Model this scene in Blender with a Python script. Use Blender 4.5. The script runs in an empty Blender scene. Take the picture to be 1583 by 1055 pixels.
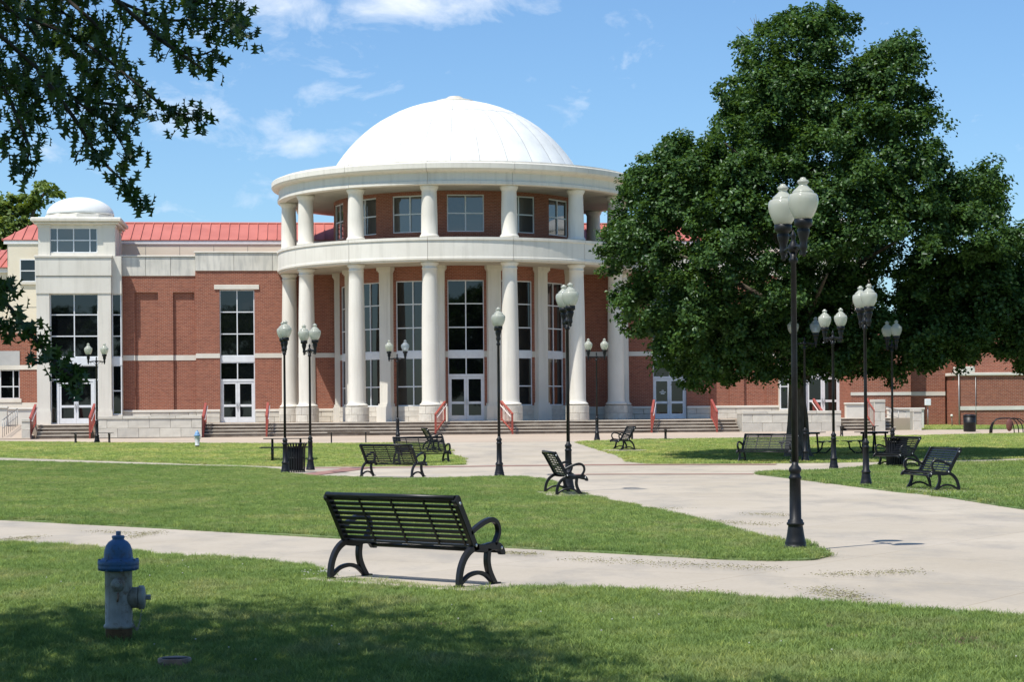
import bpy, math, random
import numpy as np
from mathutils import Vector, Matrix
from mathutils.geometry import delaunay_2d_cdt

random.seed(7); rng = np.random.default_rng(7)
R = math.radians
sc = bpy.context.scene
COL = sc.collection

# ------------------------------------------------------------------ camera
FPX, PPX, PPY, CAMZ, ROLL = 3166.0, 791.5, 640.0, 1.58, R(0.45)
cd = bpy.data.cameras.new('camera'); cam = bpy.data.objects.new('camera', cd); COL.objects.link(cam)
cd.sensor_width = 36.0; cd.lens = 36.0 * FPX / 1583.0
cd.shift_y = (PPY - 527.5) / 1583.0
cd.clip_start = 0.1; cd.clip_end = 6000
CR = Vector((math.cos(ROLL), 0, -math.sin(ROLL))); CU = Vector((math.sin(ROLL), 0, math.cos(ROLL))); CF = Vector((0, 1, 0))
cam.matrix_world = Matrix(((CR.x, CU.x, -CF.x, 0), (CR.y, CU.y, -CF.y, 0), (CR.z, CU.z, -CF.z, CAMZ), (0, 0, 0, 1)))
sc.camera = cam

# ------------------------------------------------------------------ sky and sun
SUN_EL, SUN_AZ = 63.0, 225.5           # azimuth clockwise from +Y
w = bpy.data.worlds.new('World'); sc.world = w; w.use_nodes = True
nt = w.node_tree; nt.nodes.clear()
def wn(t, **k):
    n = nt.nodes.new(t)
    for a, b in k.items(): setattr(n, a, b)
    return n
def wl(a, b): nt.links.new(a, b)
def wmath(op, a, b=None, c=None, clamp=False):
    n = wn('ShaderNodeMath', operation=op, use_clamp=clamp)
    for i, v in enumerate((a, b, c)):
        if v is None: continue
        if isinstance(v, (int, float)): n.inputs[i].default_value = v
        else: wl(v, n.inputs[i])
    return n.outputs[0]
sky = wn('ShaderNodeTexSky', sky_type='NISHITA'); sky.sun_disc = False
sky.sun_elevation = R(SUN_EL); sky.sun_rotation = R(SUN_AZ)
sky.altitude = 100; sky.air_density = 1.0; sky.dust_density = 0.6; sky.ozone_density = 2.5
SKY_STRENGTH = 0.1
tc = wn('ShaderNodeTexCoord')
mp = wn('ShaderNodeMapping'); mp.inputs['Scale'].default_value = (1, 1, 1.7); wl(tc.outputs['Generated'], mp.inputs[0])
no = wn('ShaderNodeTexNoise'); no.inputs['Scale'].default_value = 26; no.inputs['Detail'].default_value = 10; no.inputs['Roughness'].default_value = 0.6; no.inputs['Distortion'].default_value = 0.35
wl(mp.outputs[0], no.inputs['Vector'])
nb = wn('ShaderNodeTexNoise'); nb.inputs['Scale'].default_value = 2.6; nb.inputs['Detail'].default_value = 2; wl(mp.outputs[0], nb.inputs['Vector'])
def dirpx(px, py):
    d = CF + CR * ((px - PPX) / FPX) + CU * ((PPY - py) / FPX); return d.normalized()
def blob(px, py, wx, wy, amp):
    d = dirpx(px, py)
    vs = wn('ShaderNodeVectorMath', operation='SUBTRACT'); wl(tc.outputs['Generated'], vs.inputs[0]); vs.inputs[1].default_value = d
    vm = wn('ShaderNodeVectorMath', operation='MULTIPLY'); wl(vs.outputs[0], vm.inputs[0]); vm.inputs[1].default_value = (FPX / wx, FPX / wx, FPX / wy)
    ln = wn('ShaderNodeVectorMath', operation='LENGTH'); wl(vm.outputs[0], ln.inputs[0])
    e = wmath('MULTIPLY', ln.outputs['Value'], ln.outputs['Value'])
    return wmath('MULTIPLY', wmath('EXPONENT', wmath('MULTIPLY', e, -1.0)), amp)
acc = None
for b in [(420, 210, 240, 110, .30), (450, 15, 90, 48, .75), (640, 2, 170, 36, .85), (425, 190, 34, 40, .62), (480, 222, 75, 30, .62), (330, 160, 70, 60, .46), (300, 205, 70, 32, .42), (700, 20, 150, 30, .55),
          (60, 225, 60, 25, .55), (385, 312, 28, 26, .3), (600, 180, 60, 30, .2), (1100, 215, 25, 20, .35), (1560, 330, 50, 30, .3), (180, 170, 80, 40, .3)]:
    g = blob(*b); acc = g if acc is None else wmath('MAXIMUM', acc, g)
# scattered fair-weather cloud over the rest of the sky, away from the part in view
sx = wn('ShaderNodeSeparateXYZ'); wl(tc.outputs['Generated'], sx.inputs[0])
away = wmath('MULTIPLY', wmath('SUBTRACT', 0.93, sx.outputs['Y']), 4.0, clamp=True)
big = wmath('MULTIPLY', wmath('MULTIPLY', wmath('SUBTRACT', nb.outputs[0], 0.5), 4.0, clamp=True), away)
up = wmath('MULTIPLY', sx.outputs['Z'], 12.0, clamp=True)
acc = wmath('MAXIMUM', acc, wmath('MULTIPLY', wmath('MULTIPLY', big, 0.6), up))
cl = wmath('MULTIPLY', wmath('SUBTRACT', wmath('ADD', wmath('MULTIPLY', acc, 0.62), wmath('MULTIPLY', no.outputs[0], 1.5)), 0.94), 1.7, clamp=True)
cl = wmath('MULTIPLY', cl, 0.93)
tint = wn('ShaderNodeMix', data_type='RGBA', blend_type='MULTIPLY'); tint.inputs[0].default_value = 1.0
wl(sky.outputs[0], tint.inputs[6]); tint.inputs[7].default_value = (0.71, 0.91, 1.08, 1)
mix = wn('ShaderNodeMix', data_type='RGBA'); wl(cl, mix.inputs[0]); wl(tint.outputs[2], mix.inputs[6]); mix.inputs[7].default_value = (7.2, 7.6, 8.2, 1)
bg = wn('ShaderNodeBackground'); bg.inputs[1].default_value = SKY_STRENGTH; wl(mix.outputs[2], bg.inputs[0])
ow = wn('ShaderNodeOutputWorld'); wl(bg.outputs[0], ow.inputs[0])

sd = bpy.data.lights.new('sun', 'SUN'); sd.energy = 4.2; sd.angle = R(0.53); sd.color = (1.0, 0.955, 0.88)
so = bpy.data.objects.new('sun', sd); COL.objects.link(so)
tosun = Vector((math.sin(R(SUN_AZ)) * math.cos(R(SUN_EL)), math.cos(R(SUN_AZ)) * math.cos(R(SUN_EL)), math.sin(R(SUN_EL))))
so.rotation_euler = tosun.to_track_quat('Z', 'Y').to_euler(); so.location = (-30, -30, 60)

vs_ = sc.view_settings; vs_.view_transform = 'Standard'; vs_.look = 'None'; vs_.gamma = 1.0; vs_.use_curve_mapping = False
vs_.exposure = 0.55
sc.render.engine = 'CYCLES'
sc.cycles.max_bounces = 6; sc.cycles.diffuse_bounces = 3; sc.cycles.glossy_bounces = 3; sc.cycles.transmission_bounces = 4; sc.cycles.transparent_max_bounces = 6
sc.cycles.caustics_reflective = False; sc.cycles.caustics_refractive = False
sc.cycles.use_denoising = True

# ------------------------------------------------------------------ terrain and pixel helpers
def terrain(x, y):
    t = (y - 52.0) / 3.0
    sp = 3.0 * (math.log1p(math.exp(-abs(t))) + max(t, 0))
    z = 0.0137 * sp
    if y > 112: z -= 0.0137 * (y - 112)
    return z - 0.12 * math.exp(-(((x + 6.5) / 7) ** 2 + ((y - 62) / 8) ** 2))
def ray(px, py): return CF + CR * ((px - PPX) / FPX) + CU * ((PPY - py) / FPX)
def G(px, py):
    """point of the ground seen at a pixel of the photograph"""
    d = ray(px, py); lo, hi = 3.0, 160.0
    for _ in range(60):
        m = (lo + hi) / 2; p = d * m
        if CAMZ + p.z > terrain(p.x, p.y): lo = m
        else: hi = m
    p = d * lo; return Vector((p.x, p.y, terrain(p.x, p.y)))
BROT = R(6.0)
D0 = 108.0
BC = Vector(((706.8 - PPX) / FPX * D0, D0, 0))
BX = Vector((math.cos(BROT), math.sin(BROT), 0)); BY = Vector((-math.sin(BROT), math.cos(BROT), 0))
def L(px, py, by):
    """(bx, z) on the building's own plane at depth by"""
    d = ray(px, py); o = Vector((0, 0, CAMZ)) - BC
    t = (by - o.dot(BY)) / d.dot(BY); p = o + d * t
    return p.dot(BX), p.z
def lx(px, by, py=560): return L(px, py, by)[0]
def lz(py, by, px=250): return L(px, py, by)[1]

# ------------------------------------------------------------------ materials
def mat(name): 
    m = bpy.data.materials.new(name); m.use_nodes = True; t = m.node_tree; t.nodes.clear()
    o = t.nodes.new('ShaderNodeOutputMaterial'); b = t.nodes.new('ShaderNodeBsdfPrincipled'); t.links.new(b.outputs[0], o.inputs[0])
    return m, t, b, o
def nn(t, ty, **k):
    n = t.nodes.new(ty)
    for a, v in k.items(): setattr(n, a, v)
    return n
def ramp(t, fac, stops):
    r = nn(t, 'ShaderNodeValToRGB'); e = r.color_ramp.elements
    while len(e) < len(stops): e.new(0.5)
    for i, (p, c) in enumerate(stops): e[i].position = p; e[i].color = (*c, 1)
    t.links.new(fac, r.inputs[0]); return r.outputs[0]
def noise(t, scale, detail=4, rough=.55, vec=None, coord='Object', mscale=None):
    if vec is None: vec = nn(t, 'ShaderNodeTexCoord').outputs[coord]
    if mscale:
        m = nn(t, 'ShaderNodeMapping'); m.inputs['Scale'].default_value = mscale; t.links.new(vec, m.inputs[0]); vec = m.outputs[0]
    n = nn(t, 'ShaderNodeTexNoise'); n.inputs['Scale'].default_value = scale; n.inputs['Detail'].default_value = detail; n.inputs['Roughness'].default_value = rough
    t.links.new(vec, n.inputs['Vector']); return n.outputs[0]
def mixc(t, fac, a, b, mode='MIX'):
    n = nn(t, 'ShaderNodeMix', data_type='RGBA', blend_type=mode)
    for i, v in ((0, fac), (6, a), (7, b)):
        if isinstance(v, (int, float)): n.inputs[i].default_value = v
        elif isinstance(v, tuple): n.inputs[i].default_value = (*v, 1)
        else: t.links.new(v, n.inputs[i])
    return n.outputs[2]
def bump(t, b, h, strength=.3, dist=.01):
    n = nn(t, 'ShaderNodeBump'); n.inputs['Strength'].default_value = strength; n.inputs['Distance'].default_value = dist
    t.links.new(h, n.inputs['Height']); t.links.new(n.outputs[0], b.inputs['Normal'])
def simple(name, c1, c2, scale=3, rough=.6, metal=0, bs=.2, bd=.004, spec=.5, bscale=None, coord='Object', lo=.35, hi=.65, mscale=None):
    m, t, b, o = mat(name)
    t.links.new(ramp(t, noise(t, scale, 6, coord=coord, mscale=mscale), [(lo, c1), (hi, c2)]), b.inputs['Base Color'])
    b.inputs['Roughness'].default_value = rough; b.inputs['Metallic'].default_value = metal; b.inputs['Specular IOR Level'].default_value = spec
    if bs: bump(t, b, noise(t, bscale or scale * 8, 4, coord=coord), bs, bd)
    return m
POS = 'POS'
def gpos(t): return nn(t, 'ShaderNodeNewGeometry').outputs['Position']

def brick_material(name, a, b_, mortar):
    m, t, b, o = mat(name)
    uv = nn(t, 'ShaderNodeTexCoord').outputs['UV']
    br = nn(t, 'ShaderNodeTexBrick'); t.links.new(uv, br.inputs['Vector'])
    br.inputs['Scale'].default_value = 1.0; br.inputs['Brick Width'].default_value = .215; br.inputs['Row Height'].default_value = .075
    br.inputs['Mortar Size'].default_value = .0065; br.inputs['Mortar Smooth'].default_value = .15; br.inputs['Bias'].default_value = -.1
    br.inputs['Color1'].default_value = (*a, 1); br.inputs['Color2'].default_value = (*b_, 1); br.inputs['Mortar'].default_value = (*mortar, 1)
    c = mixc(t, noise(t, .35, 5, vec=uv), br.outputs[0], mixc(t, 1.0, br.outputs[0], (.72, .70, .70), 'MULTIPLY'))
    c = mixc(t, .35, c, mixc(t, 1.0, c, ramp(t, noise(t, 6, 3, vec=uv), [(.3, (.7, .7, .7)), (.7, (1.25, 1.2, 1.2))]), 'MULTIPLY'))
    t.links.new(c, b.inputs['Base Color']); b.inputs['Roughness'].default_value = .85
    inv = nn(t, 'ShaderNodeMath', operation='SUBTRACT'); inv.inputs[0].default_value = 1; t.links.new(br.outputs['Fac'], inv.inputs[1])
    bump(t, b, inv.outputs[0], .6, .008)
    return m
M_BRICK = brick_material('red_brick', (.35, .110, .060), (.25, .070, .040), (.46, .32, .235))
M_STONE = simple('cream_stone', (.60, .565, .49), (.70, .665, .59), .9, .8, bs=.15, bscale=30)
def streaky():
    m, t, b, o = mat('painted_stone')
    p = gpos(t)
    c = ramp(t, noise(t, .5, 6, vec=p), [(.3, (.64, .605, .53)), (.7, (.72, .69, .615))])
    c = mixc(t, ramp(t, noise(t, 1.0, 6, .65, vec=p, mscale=(3.5, 3.5, .22)), [(.50, (0, 0, 0)), (.78, (.55, .55, .55))]), c, (.44, .42, .36))
    c = mixc(t, ramp(t, noise(t, 5, 5, .7, vec=p), [(.58, (0, 0, 0)), (.8, (.35, .35, .35))]), c, (.50, .47, .40))
    t.links.new(c, b.inputs['Base Color']); b.inputs['Roughness'].default_value = .7
    bump(t, b, noise(t, 20, 4, vec=p), .1, .004); return m
M_COLUMN = streaky()
# weathered parapet stone: grey streaks
def weathered():
    m, t, b, o = mat('weathered_stone')
    n1 = noise(t, .8, 6); n2 = noise(t, 3.0, 5, mscale=(2.2, 2.2, .35))
    c = ramp(t, n1, [(.35, (.54, .52, .46)), (.65, (.68, .65, .58))])
    c = mixc(t, ramp(t, n2, [(.45, (0, 0, 0)), (.75, (.6, .6, .6))]), c, (.34, .34, .32))
    t.links.new(c, b.inputs['Base Color']); b.inputs['Roughness'].default_value = .85
    bump(t, b, noise(t, 40, 4), .15, .004); return m
M_PARAPET = weathered()
def block_stone():
    m, t, b, o = mat('block_stone')
    oi = nn(t, 'ShaderNodeObjectInfo')
    c = ramp(t, noise(t, 1.6, 6, coord='Generated'), [(.3, (.52, .49, .43)), (.7, (.66, .63, .56))])
    v = ramp(t, oi.outputs['Random'], [(0, (.86, .85, .84)), (1, (1.06, 1.05, 1.02))])
    c = mixc(t, 1.0, c, v, 'MULTIPLY')
    st = noise(t, 2.2, 6, vec=gpos(t), mscale=(1.2, 1.2, .5))
    c = mixc(t, ramp(t, st, [(.52, (0, 0, 0)), (.8, (.5, .5, .5))]), c, (.30, .29, .26))
    t.links.new(c, b.inputs['Base Color']); b.inputs['Roughness'].default_value = .85
    bump(t, b, noise(t, 18, 5, vec=gpos(t)), .25, .006); return m
M_BLOCK = block_stone()
M_MORTAR = simple('mortar', (.34, .32, .28), (.42, .40, .35), 5, .9)
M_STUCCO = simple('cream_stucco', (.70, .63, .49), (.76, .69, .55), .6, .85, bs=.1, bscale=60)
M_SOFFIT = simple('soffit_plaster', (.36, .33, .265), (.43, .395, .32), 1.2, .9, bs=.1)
M_GREYPANEL = simple('grey_panel', (.40, .40, .39), (.46, .46, .45), 1.5, .7)
M_ROOF = simple('red_metal_roof', (.41, .125, .095), (.47, .15, .115), .8, .55, bs=.05, spec=.5)
def dome_mat():
    m, t, b, o = mat('white_dome_paint')
    c = ramp(t, noise(t, 1.2, 6), [(.35, (.64, .65, .63)), (.65, (.74, .75, .73))])
    c = mixc(t, ramp(t, noise(t, 2.5, 6), [(.60, (0, 0, 0)), (.85, (.35, .35, .35))]), c, (.60, .62, .58))
    t.links.new(c, b.inputs['Base Color']); b.inputs['Roughness'].default_value = .5
    bump(t, b, noise(t, 4, 3), .1, .02); return m
M_DOME = dome_mat()
M_FRAME = simple('white_aluminium', (.66, .68, .70), (.74, .76, .78), 4, .35, bs=0)
M_FINIAL = simple('finial_metal', (.5, .46, .38), (.58, .54, .46), 4, .5)
def glass_mat(name, base, spec=.5):
    m, t, b, o = mat(name)
    oi = nn(t, 'ShaderNodeObjectInfo')
    t.links.new(mixc(t, oi.outputs['Random'], tuple(x * .6 for x in base), tuple(x * 1.3 for x in base)), b.inputs['Base Color'])
    b.inputs['Roughness'].default_value = .02; b.inputs['IOR'].default_value = 1.75; b.inputs['Specular IOR Level'].default_value = spec
    bump(t, b, noise(t, 1.3, 2), .04, .02); return m
M_GLASS = glass_mat('dark_window_glass', (.004, .005, .006), .42)
M_GLASS_UP = glass_mat('sky_window_glass', (.058, .060, .058), .7)
M_BLACK = simple('black_powder_coat', (.006, .0065, .008), (.013, .014, .016), 9, .45, bs=.12, bscale=90, bd=.001, spec=.3)
M_BENCH = simple('black_bench_paint', (.006, .0065, .008), (.013, .014, .017), 7, .36, bs=.10, bscale=120, bd=.001, spec=.35)
M_BOLT = simple('bolt_metal', (.55, .55, .55), (.65, .65, .65), 8, .35, metal=.7, bs=0)
M_RED = simple('red_rail_paint', (.27, .052, .036), (.33, .072, .05), 5, .45, bs=.05)
M_RUSTRED = simple('dull_red_plate', (.13, .045, .035), (.18, .06, .048), 5, .55, bs=.05)
M_RAILWHITE = simple('pale_rail', (.62, .56, .52), (.7, .64, .6), 5, .45, bs=0)
M_GREYRAIL = simple('grey_rail', (.26, .26, .25), (.33, .33, .32), 5, .4, metal=.4, bs=0)
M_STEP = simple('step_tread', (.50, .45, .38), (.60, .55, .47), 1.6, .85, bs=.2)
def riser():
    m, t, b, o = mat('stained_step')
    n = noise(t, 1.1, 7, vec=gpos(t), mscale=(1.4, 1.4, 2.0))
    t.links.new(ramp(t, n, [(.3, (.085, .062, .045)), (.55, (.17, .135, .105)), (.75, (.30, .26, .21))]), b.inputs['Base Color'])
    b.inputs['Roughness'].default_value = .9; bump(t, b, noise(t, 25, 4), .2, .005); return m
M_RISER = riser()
M_WHITE = simple('white_plastic', (.74, .75, .74), (.8, .8, .8), 5, .5, bs=0)
M_BARK = simple('bark', (.060, .045, .033), (.13, .105, .08), 5, .95, bs=.8, bscale=14, bd=.03, mscale=(3, 3, .5))
M_TWIG = simple('dark_twig', (.022, .017, .013), (.045, .036, .028), 12, .95, bs=.3)

def globe_mat(name, tintc, alpha):
    m = bpy.data.materials.new(name); m.use_nodes = True; t = m.node_tree; t.nodes.clear()
    o = nn(t, 'ShaderNodeOutputMaterial'); d = nn(t, 'ShaderNodeBsdfDiffuse'); tr = nn(t, 'ShaderNodeBsdfTranslucent'); g = nn(t, 'ShaderNodeBsdfGlossy'); tp = nn(t, 'ShaderNodeBsdfTransparent')
    c = ramp(t, noise(t, 5, 4), [(.3, tuple(x * .93 for x in tintc)), (.7, tintc)])
    t.links.new(c, d.inputs[0]); t.links.new(c, tr.inputs[0]); g.inputs['Roughness'].default_value = .12; g.inputs[0].default_value = (.9, .9, .9, 1)
    m1 = nn(t, 'ShaderNodeMixShader'); m1.inputs[0].default_value = .62; t.links.new(d.outputs[0], m1.inputs[1]); t.links.new(tr.outputs[0], m1.inputs[2])
    m3 = nn(t, 'ShaderNodeMixShader'); m3.inputs[0].default_value = alpha; t.links.new(m1.outputs[0], m3.inputs[1]); t.links.new(tp.outputs[0], m3.inputs[2])
    lw = nn(t, 'ShaderNodeLayerWeight'); lw.inputs[0].default_value = .25
    m2 = nn(t, 'ShaderNodeMixShader'); t.links.new(lw.outputs['Fresnel'], m2.inputs[0]); t.links.new(m3.outputs[0], m2.inputs[1]); t.links.new(g.outputs[0], m2.inputs[2])
    t.links.new(m2.outputs[0], o.inputs[0]); return m
M_GLOBE = globe_mat('milky_globe', (.86, .87, .75), .08)
M_GLOBE2 = globe_mat('clear_globe', (.70, .78, .82), .45)

def leaf_material(name, dark, light, trans=.35, gloss=.06):
    m = bpy.data.materials.new(name); m.use_nodes = True; t = m.node_tree; t.nodes.clear()
    o = nn(t, 'ShaderNodeOutputMaterial'); d = nn(t, 'ShaderNodeBsdfDiffuse'); tr = nn(t, 'ShaderNodeBsdfTranslucent'); g = nn(t, 'ShaderNodeBsdfGlossy')
    at = nn(t, 'ShaderNodeAttribute', attribute_name='lv')
    c = ramp(t, at.outputs['Fac'], [(0, dark), (1, light)])
    n = noise(t, .5, 3, vec=gpos(t)); c = mixc(t, .4, c, mixc(t, 1.0, c, ramp(t, n, [(.3, (.6, .65, .7)), (.7, (1.35, 1.25, 1.0))]), 'MULTIPLY'))
    t.links.new(c, d.inputs[0])
    t.links.new(mixc(t, 1.0, c, (1.5, 1.4, .6), 'MULTIPLY'), tr.inputs[0]); g.inputs['Roughness'].default_value = .35; g.inputs[0].default_value = (.8, .85, .9, 1)
    m1 = nn(t, 'ShaderNodeMixShader'); m1.inputs[0].default_value = trans; t.links.new(d.outputs[0], m1.inputs[1]); t.links.new(tr.outputs[0], m1.inputs[2])
    m2 = nn(t, 'ShaderNodeMixShader'); m2.inputs[0].default_value = gloss; t.links.new(m1.outputs[0], m2.inputs[1]); t.links.new(g.outputs[0], m2.inputs[2])
    t.links.new(m2.outputs[0], o.inputs[0]); return m
M_LEAF = leaf_material('maple_leaf', (.022, .055, .017), (.088, .165, .048), .34, .015)
M_LEAF_OAK = leaf_material('oak_leaf', (.032, .070, .022), (.072, .130, .040), .38, .03)
M_LEAF_FAR = leaf_material('far_leaf', (.10, .15, .04), (.19, .26, .075), .35, .02)

def grass_color(t, pos, k=(1, 1, 1)):
    K_ = lambda c: tuple(a * b for a, b in zip(c, k))
    big = noise(t, .22, 4, vec=pos); mid = noise(t, 1.3, 4, vec=pos, mscale=(1, .55, 1)); fine = noise(t, 9, 3, vec=pos)
    c = ramp(t, big, [(.3, K_((.158, .246, .094))), (.55, K_((.206, .292, .114))), (.75, K_((.285, .328, .148)))])
    c = mixc(t, ramp(t, mid, [(.5, (0, 0, 0)), (.75, (.85, .85, .85))]), c, K_((.31, .33, .19)))
    c = mixc(t, ramp(t, mid, [(.22, (.8, .8, .8)), (.42, (0, 0, 0))]), c, K_((.092, .172, .068)))
    c = mixc(t, .5, c, mixc(t, 1.0, c, ramp(t, fine, [(.3, (.65, .7, .65)), (.7, (1.3, 1.25, 1.2))]), 'MULTIPLY'))
    return c
def blade_material(nm='grass_blade', k=(1, 1, 1)):
    m = bpy.data.materials.new(nm); m.use_nodes = True; t = m.node_tree; t.nodes.clear()
    o = nn(t, 'ShaderNodeOutputMaterial'); d = nn(t, 'ShaderNodeBsdfDiffuse'); tr = nn(t, 'ShaderNodeBsdfTranslucent')
    c = grass_color(t, gpos(t), k); oi = nn(t, 'ShaderNodeObjectInfo')
    c = mixc(t, 1.0, c, ramp(t, oi.outputs['Random'], [(0, (.7, .72, .7)), (.8, (1.15, 1.12, 1.0)), (1, (1.7, 1.45, 1.15))]), 'MULTIPLY')
    t.links.new(c, d.inputs[0]); t.links.new(mixc(t, 1.0, c, (1.3, 1.25, .75), 'MULTIPLY'), tr.inputs[0])
    m1 = nn(t, 'ShaderNodeMixShader'); m1.inputs[0].default_value = .38; t.links.new(d.outputs[0], m1.inputs[1]); t.links.new(tr.outputs[0], m1.inputs[2])
    t.links.new(m1.outputs[0], o.inputs[0]); return m
M_BLADE = blade_material(); M_BLADE2 = blade_material('pale_grass_blade', (1.58, 1.38, 1.40))  # second blade is the same grass in a paler, warmer tone for far lawns
def lawn_material(nm='lawn_ground', k=(1, 1, 1)):
    m, t, b, o = mat(nm); c = grass_color(t, gpos(t), k)
    soil = noise(t, .8, 5, vec=gpos(t))
    c = mixc(t, ramp(t, soil, [(.60, (0, 0, 0)), (.80, (.6, .6, .6))]), mixc(t, 1.0, c, (.75, .75, .72), 'MULTIPLY'), (.10, .075, .05))
    t.links.new(c, b.inputs['Base Color']); b.inputs['Roughness'].default_value = 1; b.inputs['Specular IOR Level'].default_value = .1
    bump(t, b, noise(t, 40, 4, vec=gpos(t)), .8, .03); return m
M_LAWN = lawn_material(); M_LAWN2 = lawn_material('pale_lawn_ground', (1.58, 1.38, 1.40))  # second ground has the paler tone of the far lawns
def concrete(name, a, b_, stain):
    m, t, b, o = mat(name); p = gpos(t)
    c = ramp(t, noise(t, .35, 6, .6, vec=p), [(.3, a), (.7, b_)])
    c = mixc(t, ramp(t, noise(t, .9, 7, .65, vec=p, mscale=(1, .45, 1)), [(.48, (0, 0, 0)), (.68, (.8, .8, .8))]), c, stain)
    c = mixc(t, .5, c, mixc(t, 1.0, c, ramp(t, noise(t, 25, 5, .7, vec=p), [(.3, (.86, .86, .85)), (.7, (1.1, 1.1, 1.1))]), 'MULTIPLY'))
    # saw-cut joints
    mp = nn(t, 'ShaderNodeMapping'); mp.inputs['Rotation'].default_value = (0, 0, R(33)); t.links.new(p, mp.inputs[0])
    br = nn(t, 'ShaderNodeTexBrick'); br.offset = 0; t.links.new(mp.outputs[0], br.inputs['Vector'])
    br.inputs['Scale'].default_value = 1; br.inputs['Brick Width'].default_value = 3.0; br.inputs['Row Height'].default_value = 3.0; br.inputs['Mortar Size'].default_value = .012; br.inputs['Mortar Smooth'].default_value = .4
    br.inputs['Color1'].default_value = (1, 1, 1, 1); br.inputs['Color2'].default_value = (.90, .90, .91, 1); br.inputs['Mortar'].default_value = (.76, .74, .70, 1)
    c = mixc(t, 1.0, c, br.outputs[0], 'MULTIPLY')
    t.links.new(c, b.inputs['Base Color']); b.inputs['Roughness'].default_value = .85; b.inputs['Specular IOR Level'].default_value = .3
    bump(t, b, noise(t, 60, 4, vec=p), .25, .004); return m
M_CONC = concrete('plaza_concrete', (.385, .335, .26), (.46, .405, .33), (.30, .275, .235))
M_WALK = concrete('pink_walk_concrete', (.43, .345, .265), (.47, .385, .30), (.40, .33, .26))
M_BAND = simple('red_brick_paving', (.24, .12, .095), (.30, .17, .14), 2, .9)

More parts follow.
